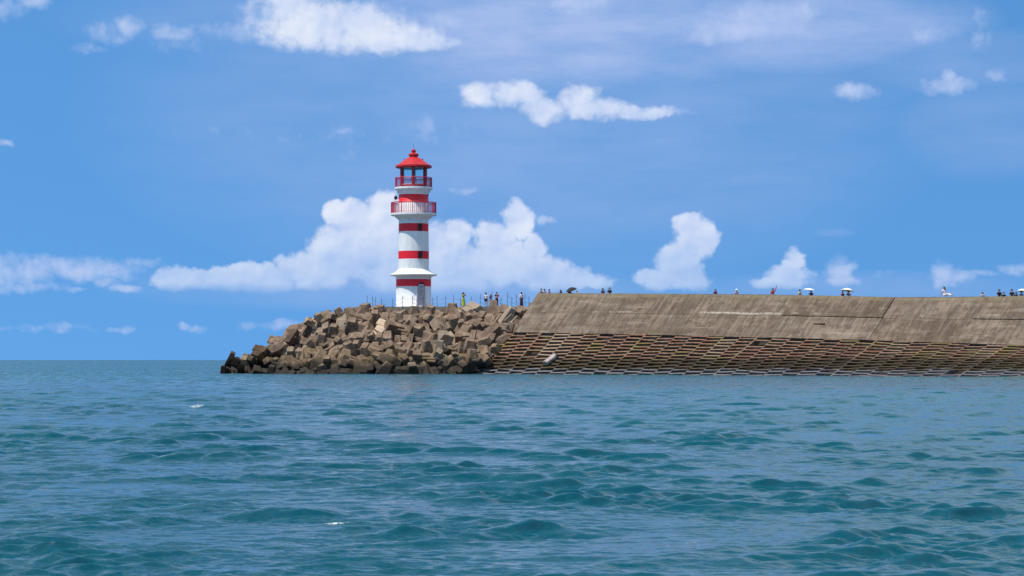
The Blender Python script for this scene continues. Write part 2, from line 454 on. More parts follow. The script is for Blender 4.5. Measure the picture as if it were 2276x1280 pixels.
M_DARK = simple('slot_shade_rubble', (.024, .016, .010), .9, .25, 1.5)  # near-black bed: the shade in the lattice slots is put into its colour
M_CORE = simple('mound_rubble', (.016, .012, .009), .95, .25, .8)  # core tinted almost black; gap shade between the blocks painted in
M_DECK = simple('deck_concrete', (.27, .225, .18), .9, .15, 1.2)

# ------------------------------------------------------------------ seawall geometry
TD = Vector((.743, -.669, 0)); ND = Vector((.669, .743, 0)); W0 = Vector((-3.6, 250, 0))
def interp(tab, a):
    return float(np.interp(a, [t[0] for t in tab], [t[1] for t in tab]))
RB = [(-5, 5.5), (0, 5.5), (53.2, 8.66), (62.3, 9.3), (120, 11)]
ZB = [(-5, 4.70), (0, 4.70), (20, 4.25), (45.7, 3.54), (62.3, 2.93), (120, 2.7)]
RT = [(-5, 4.24), (0, 4.24), (45.7, 5.04), (62.3, 5.2), (120, 5.3)]
ZT = [(-5, 9.11), (0, 9.11), (30, 8.42), (45.7, 7.86), (58, 7.72), (120, 7.6)]
def Wp(a): return W0+TD*a
def Bp(a): 
    p = W0+TD*a+ND*interp(RB, a); p.z = interp(ZB, a); return p
def Tp(a):
    p = W0+TD*a+ND*(interp(RB, a)+interp(RT, a)); p.z = interp(ZT, a); return p
AEND = 104.0
def a_at_px(px, fn=Tp):
    lo, hi = -5.0, AEND
    for _ in range(40):
        mid = (lo+hi)/2; p = fn(mid)
        if 1138+F*p.x/p.y < px: lo = mid
        else: hi = mid
    return lo

def slab(name, parent, a0, a1, v0, v1, lift, thick, mat, nu=16, nvv=8, jit=.02):
    """a slab of the sloped face between a0..a1, v as fraction from the top (0) to the base (1)"""
    bm = bmesh.new(); uvl = bm.loops.layers.uv.new('UVMap')
    top = {}
    def pt(a, v, h):
        T, B = Tp(a), Bp(a); p = T.lerp(B, v)
        nrm = TD.cross((T-B)).normalized()
        if nrm.y > 0: nrm = -nrm
        return p+nrm*h
    L = (Tp(a0)-Bp(a0)).length
    meta = {}
    G = []
    for h, jj in ((lift, jit), (lift-thick, 0)):
        g = []
        for i in range(nu+1):
            row = []
            for j in range(nvv+1):
                a = a0+(a1-a0)*i/nu; v = v0+(v1-v0)*j/nvv
                q = pnoise(Vector((a*.5, v*4, 1)))*jj*1.5+random.uniform(-jj, jj)*.3
                vv = bm.verts.new(pt(a, v, h+q)); meta[vv] = (a, v*L); row.append(vv)
            g.append(row)
        G.append(g)
    A, Bk = G
    fs = []
    for i in range(nu):
        for j in range(nvv):
            fs.append(bm.faces.new((A[i][j], A[i+1][j], A[i+1][j+1], A[i][j+1])))
            fs.append(bm.faces.new((Bk[i][j], Bk[i][j+1], Bk[i+1][j+1], Bk[i+1][j])))
    for i in range(nu):
        fs.append(bm.faces.new((A[i][0], Bk[i][0], Bk[i+1][0], A[i+1][0])))
        fs.append(bm.faces.new((A[i][nvv], A[i+1][nvv], Bk[i+1][nvv], Bk[i][nvv])))
    for j in range(nvv):
        fs.append(bm.faces.new((A[0][j], A[0][j+1], Bk[0][j+1], Bk[0][j])))
        fs.append(bm.faces.new((A[nu][j], Bk[nu][j], Bk[nu][j+1], A[nu][j+1])))
    for f in fs:
        for l in f.loops:
            l[uvl].uv = meta[l.vert]
    return obj_bm(name, bm, mat, parent)

def prism(name, mat, parent, secs, cap=True):
    """loft of equal-length closed sections"""
    bm = bmesh.new()
    rs = [[bm.verts.new(p) for p in s] for s in secs]
    k = len(rs[0])
    for r0, r1 in zip(rs, rs[1:]):
        for i in range(k):
            bm.faces.new((r0[i], r0[(i+1) % k], r1[(i+1) % k], r1[i]))
    if cap: bm.faces.new(rs[0]); bm.faces.new(rs[-1])
    return obj_bm(name, bm, mat, parent)

def V3(p, z): return Vector((p.x, p.y, z))
wall = empty('seawall', Bp(0))
tag(wall, 'long sloping weathered concrete seawall running from the rocks to the right edge', 'wall')
bpy.context.view_layer.update()
def keep(o):   # world coordinates under a placed empty
    o.matrix_parent_inverse = Matrix.Translation(-o.parent.location)
    return o
# core body behind the panels
secs = []
for a in np.linspace(0, AEND, 40):
    T, B = Tp(a), Bp(a)
    nrm = TD.cross(T-B).normalized()
    if nrm.y > 0: nrm = -nrm
    t2 = T-nrm*.36; b2 = B-nrm*.36
    secs.append([b2, t2, T+ND*.75-Vector((0, 0, .02)), V3(T+ND*.75, -1.5), V3(B+ND*.2, -1.5)])
keep(prism('wall_core', M_DECK, wall, secs))
LIME0, LIME1 = a_at_px(1572), a_at_px(1772)
M_WALL = wall_mat()
joints = [0]+[a_at_px(x) for x in (1372, 1566, 1767, 1990, 2190)]
d = joints[-1]-joints[-2]
while joints[-1]+d < AEND: joints.append(joints[-1]+d)
lifts = [.0, .02, .0, .11, .0, .13, .04, .12, .02, .1]
for i, (a0, a1) in enumerate(zip(joints, joints[1:])):
    g = .014
    lf = lifts[i % 10]
    keep(slab('wall_panel', wall, a0+(g if i else 0), a1-g, 0, .4825, .01+lf, .45, M_WALL, 22, 8))
    keep(slab('wall_panel', wall, a0+(g if i else 0), a1-g, .4845, 1.0, .0+(lf*.3), .5, M_WALL, 22, 8))
# coping
secs = []
for a in np.linspace(0, AEND, 60):
    T = Tp(a); h = pnoise(Vector((a*.3, 0, 0)))*.03
    secs.append([T+TD*0+ND*.02+Vector((0, 0, -.02)), T+ND*.02+Vector((0, 0, .10+h)), T+ND*.72+Vector((0, 0, .10+h)), T+ND*.72+Vector((0, 0, -.02))])
keep(prism('coping', simple('coping_concrete', (.30, .26, .21), .9, .2, 1.5), wall, secs))
# a rusted bracket bar on the lower face (photo about 1790,718)
a = a_at_px(1801, Bp)
bm = bmesh.new()
T, B = Tp(a), Bp(a); q = T.lerp(B, .66); nrm = TD.cross(T-B).normalized(); nrm = -nrm if nrm.y > 0 else nrm
R = Matrix((TD, (B-T).normalized(), nrm)).transposed()
box(bm, q+nrm*.1, (1.35, .12, .1), R)
keep(obj_bm('bracket_bar', bm, simple('rusty_steel', (.10, .055, .025), .8), wall))

# promenade behind the wall
secs = []
for a in np.linspace(-2, AEND, 40):
    T = Tp(a); z = T.z-.98
    secs.append([V3(T+ND*.7, z), V3(T+ND*7.5, z), V3(T+ND*11.5, -1.5), V3(T+ND*.7, -1.5)])
tag(prism('promenade', M_DECK, None, secs), kind='structure')

# ------------------------------------------------------------------ revetment lattice
rev = empty('revetment', Wp(0))
tag(rev, 'sloping lattice of brown precast concrete frames between the seawall and the water', 'revetment')
def spt(a, w, h=0.0):
    """w: 0 at base of wall, 1 at waterline; continues below the sea"""
    B = Bp(a); W = Wp(a); W.z = .02
    p = B.lerp(W, w)
    nrm = TD.cross(B-W).normalized(); nrm = -nrm if nrm.y > 0 else nrm
    return p+nrm*h
secs = []
for a in np.linspace(-3.5, AEND, 60):
    secs.append([spt(a, -.06, -.62), spt(a, 1.25, -.62), V3(spt(a, 1.25), -3), V3(spt(a, -.06), -3)])
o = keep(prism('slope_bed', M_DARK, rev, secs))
NROW = 12; cell = 2.02
ncol = int((AEND+1)/cell)
for ci in range(ncol):
    a0 = -1.9+ci*cell; a1 = a0+cell
    bm = bmesh.new()
    heavy = ci % 7 == 3
    # rib on the left of the column, made in lengths so that it looks laid by hand
    rw = .16 if heavy else .085
    segs = 12
    for sgi in range(segs+2):
        w0, w1 = sgi/segs-.005, (sgi+1)/segs+.005
        ja = random.uniform(-.05, .05); jh = random.uniform(-.04, .02)+(.0 if heavy else -.05)
        c = [spt(a0+ja-rw*.5, w0, .02+jh), spt(a0+ja+rw*.5, w0, .02+jh), spt(a0+ja+rw*.5, w1, .02+jh), spt(a0+ja-rw*.5, w1, .02+jh)]
        lo = [spt(a0+ja-rw*.5, w0, -.6), spt(a0+ja+rw*.5, w0, -.6), spt(a0+ja+rw*.5, w1, -.6), spt(a0+ja-rw*.5, w1, -.6)]
        hull(bm, c+lo)
    offs = (.5 if ci % 2 else 0.0)+random.uniform(-.12, .12)
    for ri in range(-1, NROW+2):
        w = (ri+.5+offs)/NROW
        if w > 1.12 or w < .005: continue
        if random.random() < .008: continue
        L = (Bp(a0)-Wp(a0)).length
        hw = random.uniform(.085, .112)/L
        jh = random.uniform(-.05, .02); sk = random.uniform(-.08, .08)/L
        th = random.uniform(.09, .13)
        e0, e1 = a0+rw*.4, a1-rw*.4
        pts = []
        for (aa, ss) in ((e0, -sk), (e1, sk)):
            for ww in (w-hw+ss, w+hw+ss):
                for hh in (jh, jh-th):
                    pts.append(spt(aa, ww, hh))
        hull(bm, pts)
        if random.random() < .0:     # a cell filled with rubble
            pts = [spt(aa, ww, hh) for aa in (e0, e1) for ww in (w, w+1/NROW) for hh in (jh-.08, -.4)]
            hull(bm, pts)
    keep(obj_bm('frame_panel', bm, M_FRAME, rev))

# ------------------------------------------------------------------ the mound and its armour blocks
ZP = 7.75
HX, HY, HR = -13.6, 268.0, 7.0      # centre and radius of the rounded head
def dist_plat(x, y):
    if x < HX: return math.hypot(x-HX, y-HY)-HR
    return abs(y-HY)-HR
WID = 12.8
def mound_h(x, y):
    d = dist_plat(x, y)
    if d <= 0: return ZP
    return ZP*(1-d/WID)
bm = bmesh.new()
gx = np.linspace(-40, 14, 73); gy = np.linspace(244, 292, 65)
grid = []
for x in gx:
    row = []
    for y in gy:
        h = mound_h(x, y)
        h = (min(h, ZP)-1.35-(.35 if h < ZP else 0)) + pnoise(Vector((x*.8, y*.8, 0)))*.35
        # the right-hand side goes under the seawall
        s = (x-(-3.6))*.743+(y-250)*-.669
        if s > 0: h = min(h, max(h-s*1.1, -3))
        row.append(bm.verts.new((x, y, max(h, -3))))
    grid.append(row)
for i in range(len(gx)-1):
    for j in range(len(gy)-1):
        bm.faces.new((grid[i][j], grid[i+1][j], grid[i+1][j+1], grid[i][j+1]))
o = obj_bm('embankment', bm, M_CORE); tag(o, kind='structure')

# platform slab round the tower
pts = []
for k in range(25):
    t = math.pi/2+math.pi*k/24
    pts.append((HX+.6+(HR-.5)*math.cos(t), HY+(HR-.5)*math.sin(t)))
pts += [(-2, HY-HR+.5), (1.6, HY-HR+1.0), (3.9, HY-HR+3.4), (9.5, HY+3), (6, HY+HR-.5)]
tag(prism('lighthouse_platform', M_DECK, None, [[Vector((x, y, ZP-.75)) for x, y in pts], [Vector((x, y, ZP)) for x, y in pts]]), kind='structure')

def block_bm(v):
    """interlocking armour unit: a waist with a standing fluke at one end, a lying fluke at the other and two noses"""
    r = random.Random(100+v)
    bm = bmesh.new()
    k = lambda s=.08: 1+r.uniform(-s, s)
    def bar(c, ax, half, mid, end, bev=.80):
        # tapered bar with chamfered (octagon-ish) section along axis ax
        ax = Vector(ax); c = Vector(c)
        u = ax.orthogonal().normalized(); 
        if abs(ax.z) > .5: u = Vector((1, 0, 0))
        w = ax.cross(u)
        ps = []
        for s, rad in ((-half, end), (-half*.25, mid), (half*.25, mid), (half, end)):
            for (x, y) in ((1, bev), (1, -bev), (-1, bev), (-1, -bev), (bev, 1), (-bev, 1), (bev, -1), (-bev, -1)):
                ps.append(c+ax*s+(u*x+w*y)*rad)
        hull(bm, ps)
    X, Y, Z = (1, 0, 0), (0, 1, 0), (0, 0, 1)
    bar((0, 0, 0), X, 1.0*k(), .60*k(), .60*k())
    bar((-.78, 0, 0), Z, 1.15*k(), .58*k(), .40*k())
    bar((.78, 0, 0), Y, 1.15*k(), .58*k(), .40*k())
    bar((0, 0, 0), (0, .7071, .7071) if v % 2 else Y, .85*k(), .48, .30)
    for vv in bm.verts: vv.co += Vector([r.uniform(-.02, .02) for _ in range(3)])
    bmesh.ops.bevel(bm, geom=[e for e in bm.edges if len(e.link_faces) == 2 and e.calc_face_angle(0) > .35], offset=.025, segments=1, affect='EDGES')
    return bm
def slabby_bm(v):
    """big half-exposed units: squarer, flatter faces"""
    r = random.Random(300+v)
    bm = bmesh.new()
    def wedge(c, s, tz=0.75, rot=(0, 0, 0)):
        R = Euler(rot).to_matrix(); ps = []
        for x in (-1, 1):
            for y in (-1, 1):
                for z in (-1, 1):
                    q = tz if z > 0 else 1.0
                    ps.append(Vector(c)+R @ Vector((x*s[0]*q, y*s[1]*q, z*s[2])))
        hull(bm, ps)
    wedge((0, 0, 0), (1.05, .62, .5), .86)
    wedge((-.85, 0, .1), (.46, .55, 1.0), .7, (0, -.15, 0))
    wedge((.85, .05, 0), (.46, 1.0, .5), .8, (0, .1, .1))
    wedge((0, -.1, .3), (.5, .8, .45), .6)
    for vv in bm.verts: vv.co += Vector([r.uniform(-.04, .04) for _ in range(3)])
    bmesh.ops.bevel(bm, geom=[e for e in bm.edges if len(e.link_faces) == 2 and e.calc_face_angle(0) > .35], offset=.04, segments=1, affect='EDGES')
    return bm
block_meshes = []
for v in range(6):
    bm = block_bm(v) if v < 4 else slabby_bm(v)
    bmesh.ops.recalc_face_normals(bm, faces=bm.faces)
    me = bpy.data.meshes.new('armour_block'); bm.to_mesh(me); bm.free(); me.materials.append(M_ROCK)
    block_meshes.append(me)

nblocks = 0
taken = []
def put_block(loc, scale, rot, label, group=None, me=None):
    global nblocks
    o = bpy.data.objects.new('armour_block', me or random.choice(block_meshes))
    o.location = loc; o.scale = (scale,)*3; o.rotation_euler = rot
    link(o); tag(o, label, 'armour block', group)
    nblocks += 1
    return o

# blocks that can be told apart, placed by where they stand on the mound
D = math.radians
special = [  # px, py, Y, scale, euler deg, mesh, label
    (524, 806, 256.5, .86, (20, 30, 10), 4, 'dark wet armour block at the left tip, next to the low flat one'),
    (500, 826, 255.5, .62, (5, 0, 80), 5, 'low dark armour block awash at the far left tip of the mound'),
    (571, 792, 257, 1.0, (30, -50, 40), 4, 'tall leaning dark brown armour block next to the left tip'),
    (612, 778, 258, .82, (60, 20, 110), 0, 'brown armour block just above and right of the tall leaning dark one'),
    (655, 757, 259, .8, (10, 40, 60), 1, 'dark faced armour block low on the left skyline of the mound'),
    (693, 717, 260, .62, (70, 20, 20), 2, 'small pale whitish armour block standing up on the left skyline'),
    (722, 708, 260.5, .85, (10, -30, 30), 3, 'rounded brown armour block on the skyline right of the small whitish one'),
    (777, 699, 260.6, 1.15, (0, -22, 12), 4, 'long armour block along the left crest, sloping down to the left'),
    (838, 691, 260.4, .72, (0, -28, 60), 5, 'small armour block tipped up on the crest at the fence left end'),
    (1042, 697, 259.8, 1.15, (25, -38, 20), 4, 'tilted slab like armour block below the woman in the yellow-green dress'),
    (1118, 698, 259.8, 1.3, (-18, 8, 0), 5, 'wide flat topped armour block below the three people on the platform'),
    (1156, 698, 258.8, .95, (15, -30, 70), 4, 'armour block on the crest wedged against the top of the seawall end'),
    (1140, 715, 257.6, 1.15, (20, 35, 30), 4, 'large armour block in the upper row against the seawall end'),
    (846, 738, 256.6, 1.12, (40, -50, 30), 4, 'large pale armour block standing out left below the tower'),
    (1030, 780, 253.0, .86, (60, 20, 30), 0, 'pale faced armour block in the lower right of the pile'),
    (1076, 778, 253.0, 1.0, (30, 60, 20), 3, 'blunt nosed armour block at the right foot of the pile by the lattice'),
    (1098, 742, 255.4, 1.05, (50, 20, 70), 4, 'pointed armour block halfway down against the seawall end'),
    (1010, 812, 250.8, .9, (20, 50, 60), 2, 'rounded grey-brown armour block at the waterline, rightmost of the foot row'),
]
for (px, py, Y, sc, rot, mi, lab) in special:
    p = P(px, py, Y)
    me_ = block_meshes[mi]
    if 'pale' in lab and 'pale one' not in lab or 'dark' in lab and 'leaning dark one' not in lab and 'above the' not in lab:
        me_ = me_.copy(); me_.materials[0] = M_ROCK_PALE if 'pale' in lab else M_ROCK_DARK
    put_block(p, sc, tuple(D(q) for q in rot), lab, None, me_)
    taken.append((p.x, p.z, sc*.95, p.y))

def zone(px, py):
    fx = 'left' if px < 760 else ('middle' if px < 940 else 'right')
    fz = 'crest' if py < 722 else ('waist' if py < 778 else 'foot')
    return fx, fz
ZL = {
 ('left','crest'): 'brown concrete armour block high on the left slope of the mound',
 ('left','waist'): 'brown concrete armour block halfway down the left slope of the mound',
 ('left','foot'): 'dark stained concrete armour block at the water below the left slope',
 ('middle','crest'): 'grey-brown concrete armour block piled just under the lighthouse platform',
 ('middle','waist'): 'grey-brown concrete armour block in the middle of the pile below the lighthouse',
 ('middle','foot'): 'olive and dark stained concrete armour block at the water below the lighthouse',
 ('right','crest'): 'concrete armour block near the crest between lighthouse and seawall',
 ('right','waist'): 'concrete armour block halfway down the pile between lighthouse and seawall',
 ('right','foot'): 'dark stained concrete armour block at the water between lighthouse and lattice',
}
ring = .2; k = 0
while ring < WID+.3:
    t = ring/WID
    sc0 = 1.12-.20*max(0, t)
    step = sc0*2.25
    # path: along the front straight (from right to left), then round the head
    s = random.uniform(0, step); R = HR+ring
    Lf = 16.5+max(0, .0)
    while True:
        if s < Lf: x, y = 2.9-s, HY-R
        else:
            th = (s-Lf)/R
            if th > math.radians(118): break
            x, y = HX-R*math.sin(th), HY-R*math.cos(th)
        s += step*random.uniform(.85, 1.15)
        x += random.uniform(-.25, .25); y += random.uniform(-.25, .25)
        z = ZP*(1-max(0, ring)/WID)+.05+random.uniform(-.2, .2)
        z -= 1.25*max(0, 1-max(0, ring)/3.2)+(.45 if x < -18 else 0)
        # do not run into the seawall
        side = (x+3.6)*.743-(y-250)*.669
        if side > .2: continue
        sc = sc0*random.choice((.86, .95, 1.03, 1.14))*random.uniform(.94, 1.06)
        if any(math.hypot(x-q[0], z-q[1]) < .62*(q[2]+sc*.3) and abs(y-q[3]) < 2.6 for q in taken): continue
        px = 1138+F*x/y; py = 800-F*(z-HC)/y
        fx, fz = zone(px, py)
        rot = (random.gauss(.55, .22)+random.choice((0, 0, 0, 1.57)), random.gauss(0, .2), random.choice((0, 0, 0, 3.14, 3.14, 1.57))+random.gauss(.1, .38))
        if ring < 1.2: rot = (random.gauss(.3, .15), random.gauss(0, .15), random.gauss(0, .4))
        put_block((x, y, z), sc, rot, ZL[(fx, fz)], 'armour blocks: '+fx+' '+fz+' of the mound')
    ring += sc0*1.98; k += 1
print('blocks', nblocks)

# ------------------------------------------------------------------ lighthouse
LX, LY = (919.3-1138)/F*265, 265.0
S = 265/F
LB = Vector((LX, LY, ZP))
lh = empty('lighthouse', LB)
tag(lh, 'white lighthouse with red bands and a red domed lantern on the mound of blocks', 'lighthouse')
def hz(py): return HC+(800-py)*S-ZP      # local height of a photo row
def band_mat(name, bands, white=(.78, .79, .80)):
    m, nt, n, bs = new_mat(name)
    oc = texco(nt); z = n.xyz(oc)[2]
    st = n.noise(n.v('MULTIPLY', oc, (5, 5, .5)), 1.0, 5, .6)
    gr = n.noise(oc, 1.2, 6, .6)
    c = n.mix(n.m('MULTIPLY', n.smooth(st, .48, .68), .38), white, (.42, .38, .35))
    c = n.mix(n.m('MULTIPLY', n.smooth(gr, .5, .7), .18), c, (.55, .55, .56))
    base = n.m('MULTIPLY', n.smooth(z, 1.9, .1), n.smooth(n.noise(oc, 2.2, 5, .65), .45, .62))
    c = n.mix(n.m('MULTIPLY', base, .5), c, (.36, .34, .35))
    red = n.mix(n.smooth(gr, .3, .7), (.70, .004, .016), (.82, .008, .026))
    for (z0, z1) in bands:
        f = n.m('MULTIPLY', n.m('GREATER_THAN', z, z0), n.m('LESS_THAN', z, z1))
        c = n.mix(f, c, red)
    nt.links.new(c, bs.inputs['Base Color']); bs.inputs['Roughness'].default_value = .55
    return m
m_low = band_mat('tower_paint_low', [(hz(637), hz(621))])
m_shaft = band_mat('tower_paint_shaft', [(hz(576), hz(558.5)), (hz(515), hz(497.5)), (hz(451), hz(433))])
m_white = band_mat('white_paint', [])
M_RED = simple('red_paint', (.50, .012, .014), .45, .1, 3)
M_DRED = simple('dark_red_paint', (.32, .006, .016), .45, .1, 3)
M_RAIL = simple('rail_red_paint', (.52, .012, .06), .5, .1, 3)
M_BLACK = simple('black_metal', (.012, .012, .014), .5)

bm = bmesh.new()
r0 = 39*S
lathe(bm, [(0, 0), (r0*1.02, 0), (r0*1.02, .12), (r0, .14), (r0, hz(640)), (r0, hz(625)), (r0*.995, hz(612)), (0, hz(612))], 64)
base = obj_bm('base', bm, m_low, lh)
for p_ in base.data.polygons: p_.use_smooth = abs(p_.normal.z) < .3
# door cut into the base (recess modelled as a frame with a set back leaf)
def on_tower(px, r):   # angle and local point on the tower wall for a photo column
    sx = (px-919.3)*S; return math.asin(max(-1, min(1, sx/r)))
th = on_tower(937.5, r0)
def arch_pts(w, h0, h1, n=10):
    q = [(-w, h0), (w, h0)]
    rad = w
    for i in range(n+1):
        t = math.pi*i/n
        q.append((rad*math.cos(t), h1-rad+rad*math.sin(t)))
    return q
def cyl_prism(bm, outline, th0, rin, rout):
    """prism whose outline is wrapped on the tower: x along the arc"""
    a = []; b = []
    for (x, z) in outline:
        t = th0+x/r0
        a.append(bm.verts.new((rin*math.sin(t), -rin*math.cos(t), z))); b.append(bm.verts.new((rout*math.sin(t), -rout*math.cos(t), z)))
    n_ = len(a)
    for i in range(n_):
        bm.faces.new((a[i], a[(i+1) % n_], b[(i+1) % n_], b[i]))
    bm.faces.new(a); bm.faces.new(b)
bm = bmesh.new()
cyl_prism(bm, arch_pts(.50, .05, hz(628)), th, r0-.2, r0+.078)
door = obj_bm('door', bm, simple('grey_door_paint', (.46, .43, .47), .6, .15, 3), lh)
bm = bmesh.new()
out = arch_pts(.50, hz(637.5), hz(628))
cyl_prism(bm, out, th, r0-.1, r0+.09)
obj_bm('fanlight', bm, simple('dark_red_glass', (.05, .004, .01), .2), door)
bm = bmesh.new()      # raised arch round the door
oo = arch_pts(.62, .05, hz(626.3)); ii = arch_pts(.50, .05, hz(628))
vo = []; vi = []; vo2 = []; vi2 = []
for (x, z) in oo[1:]+oo[:1]:
    t = th+x/r0; vo.append(bm.verts.new(((r0+.11)*math.sin(t), -(r0+.11)*math.cos(t), z))); vo2.append(bm.verts.new(((r0-.05)*math.sin(t), -(r0-.05)*math.cos(t), z)))
for (x, z) in ii[1:]+ii[:1]:
    t = th+x/r0; vi.append(bm.verts.new(((r0+.11)*math.sin(t), -(r0+.11)*math.cos(t), z))); vi2.append(bm.verts.new(((r0-.05)*math.sin(t), -(r0-.05)*math.cos(t), z)))
for i in range(len(vo)-1):
    bm.faces.new((vo[i], vo[i+1], vi[i+1], vi[i])); bm.faces.new((vo[i], vo2[i], vo2[i+1], vo[i+1])); bm.faces.new((vi[i], vi[i+1], vi2[i+1], vi2[i]))
obj_bm('door_frame', bm, m_low, door)
bm = bmesh.new(); t = th+.13
box(bm, Vector((math.sin(t)*(r0+.09), -math.cos(t)*(r0+.09), 1.05)), (.04, .06, .16)); obj_bm('handle', bm, M_BLACK, door)

# lower ledge: a flared skirt
bm = bmesh.new(); rs = 34*S
lathe(bm, [(rs, hz(598)), (rs+.18, hz(602.5)), (44*S, hz(607)), (51*S, hz(609.5)), (52*S, hz(610.5)), (51.5*S, hz(612.6)), (46*S, hz(613.6)), (40*S, hz(615)), (39.6*S, hz(618.5)), (r0-.05, hz(619))], 64)
o = obj_bm('ledge', bm, m_white, lh, True)
bm = bmesh.new()
lathe(bm, [(rs, hz(601)), (rs, hz(560)), (33.2*S, hz(515)), (33*S, hz(484)), (33*S, hz(473)), (0, hz(473))], 64)
o = obj_bm('shaft', bm, m_shaft, lh)
for p_ in o.data.polygons: p_.use_smooth = abs(p_.normal.z) < .3
def gallery(y_bot, y_under, y_deck, r_in, r_out, y_rail, nbal, name='gallery'):
    bm = bmesh.new()
    lathe(bm, [(r_in*S, hz(y_bot)), ((r_in+2)*S, hz(y_bot-2.2)), ((r_in*.45+r_out*.55)*S, hz(y_under+1.4)), ((r_out-1)*S, hz(y_under)), (r_out*S, hz(y_under-.8)), (r_out*S, hz(y_deck)), ((r_out-2)*S, hz(y_deck)), (r_in*.7*S, hz(y_deck))], 64)
    g = obj_bm(name, bm, m_white, lh)
    for p_ in g.data.polygons: p_.use_smooth = True
    g.data.set_sharp_from_angle(angle=.6)
    bm = bmesh.new(); rr = (r_out-1.3)*S; z0, z1 = hz(y_deck), hz(y_rail)
    def ringt(z, rad, w):
        tube(bm, [(rr*math.sin(2*math.pi*k/48), -rr*math.cos(2*math.pi*k/48), z) for k in range(49)], w, 5, False)
    ringt(z1, rr, .045); ringt(z0+.14, rr, .025); ringt(z1-.14, rr, .02)
    for k in range(nbal):
        t = 2*math.pi*k/nbal; heavy = k % 6 == 0
        w = .04 if heavy else .021
        box(bm, Vector((rr*math.sin(t), -rr*math.cos(t), (z0+z1)/2)), (w*2, w*2, z1-z0), Euler((0, 0, t)).to_matrix())
    obj_bm('railing', bm, M_RAIL, g)
    return g
gallery(490, 479.5, 474.5, 33, 51, 450.5, 72)
bm = bmesh.new()
lathe(bm, [(33*S, hz(474.5)), (33*S, hz(420)), (0, hz(420))], 64)
o = obj_bm('upper_shaft', bm, m_shaft, lh)
for p_ in o.data.polygons: p_.use_smooth = abs(p_.normal.z) < .3
gallery(431, 421.5, 416.5, 33, 42, 395.5, 60)
# windows: recessed dark panes with a frame
def tower_window(px, y0, y1, w, r):
    t = on_tower(px, r)
    bm = bmesh.new(); h0, h1 = hz(y1), hz(y0)
    cyl_prism(bm, [(-w, h0), (w, h0), (w, h1), (-w, h1)], t, r-.15, r+.04)
    wdw = obj_bm('window', bm, simple('dark_window_glass', (.006, .006, .012), .6), lh)
    bm = bmesh.new()
    for (a_, b_, c_, d_) in ((-w-.05, -w, h0-.05, h1+.05), (w, w+.05, h0-.05, h1+.05)):
        cyl_prism(bm, [(a_, c_), (b_, c_), (b_, d_), (a_, d_)], t, r-.05, r+.065)
    cyl_prism(bm, [(-w, h1), (w, h1), (w, h1+.05), (-w, h1+.05)], t, r-.05, r+.065)
    cyl_prism(bm, [(-w, h0-.05), (w, h0-.05), (w, h0), (-w, h0)], t, r-.05, r+.08)
    obj_bm('frame', bm, M_DRED, wdw)
tower_window(934.5, 499, 513.5, .27, 33.2*S); tower_window(935, 560, 574.5, .29, 34*S)
# lantern
lan = bmesh.new()
lathe(lan, [(0, hz(417)), (29*S, hz(417)), (29*S, hz(411)), (0, hz(411))], 6, False, math.radians(30))
lant = obj_bm('lantern_room', lan, M_DRED, lh)
RC = 29.5*S
for kk in range(6):
    t = math.radians(60*kk)
    bm = bmesh.new()
    box(bm, Vector((RC*math.sin(t), -RC*math.cos(t), (hz(417)+hz(373))/2)), (.30, .30, hz(373)-hz(417)), Euler((0, 0, t)).to_matrix())
    obj_bm('column', bm, M_DRED, lant)
def glass_mat():
    m, nt, n, bs = new_mat('lantern_glass')
    tr = nt.nodes.new('ShaderNodeBsdfTransparent'); tr.inputs[0].default_value = (.82, .96, .98, 1)
    gl = nt.nodes.new('ShaderNodeBsdfGlossy'); gl.inputs['Roughness'].default_value = .03
    fr = nt.nodes.new('ShaderNodeFresnel'); fr.inputs[0].default_value = 1.5
    mx = nt.nodes.new('ShaderNodeMixShader')
    nt.links.new(fr.outputs[0], mx.inputs[0]); nt.links.new(tr.outputs[0], mx.inputs[1]); nt.links.new(gl.outputs[0], mx.inputs[2])
    nt.links.new(mx.outputs[0], nt.nodes['Material Output'].inputs[0])
    return m
M_GLASS = glass_mat()
for kk in range(6):
    t0, t1 = math.radians(60*kk), math.radians(60*kk+60)
    p0 = Vector((RC*math.sin(t0), -RC*math.cos(t0), 0)); p1 = Vector((RC*math.sin(t1), -RC*math.cos(t1), 0))
    mid = (p0+p1)/2; L = (p1-p0).length-.3; t = (t0+t1)/2
    bm = bmesh.new(); box(bm, mid+Vector((0, 0, (hz(411)+hz(374))/2)), (L, .03, hz(374)-hz(411)), Euler((0, 0, t)).to_matrix())
    pn = obj_bm('glass_pane', bm, M_GLASS, lant)
    bm = bmesh.new()
    for (zc, hh) in ((hz(374.6), .09), (hz(410.2), .09), (hz(397), .05)):
        box(bm, mid+Vector((0, 0, zc)), (L, .07, hh), Euler((0, 0, t)).to_matrix())
    obj_bm('glazing_bar', bm, simple('pale_frame_paint', (.6, .62, .66), .5), pn)
bm = bmesh.new()
lathe(bm, [(0, hz(411)), (.12, hz(411)), (.10, hz(404)), (.26, hz(402)), (.30, hz(396)), (.22, hz(390)), (0, hz(388))], 16)
obj_bm('beacon_lamp', bm, simple('beacon_glass', (.35, .42, .45), .2), lant, True)
bm = bmesh.new(); NS = 12
lathe(bm, [(0, hz(373.5)), (38*S, hz(373.5)), (40.5*S, hz(372.2)), (40.5*S, hz(368.4)), (36*S, hz(366)), (29*S, hz(361.5)), (20*S, hz(355)), (13*S, hz(350.5)), (9*S, hz(349)), (9*S, hz(347.5)), (11.5*S, hz(345.8)), (11.5*S, hz(342.5)), (8*S, hz(340.5)), (5.5*S, hz(339.8)), (4*S, hz(338.6)), (5.4*S, hz(336)), (5*S, hz(333.5)), (2.5*S, hz(331.7)), (0, hz(331.4))], 24)
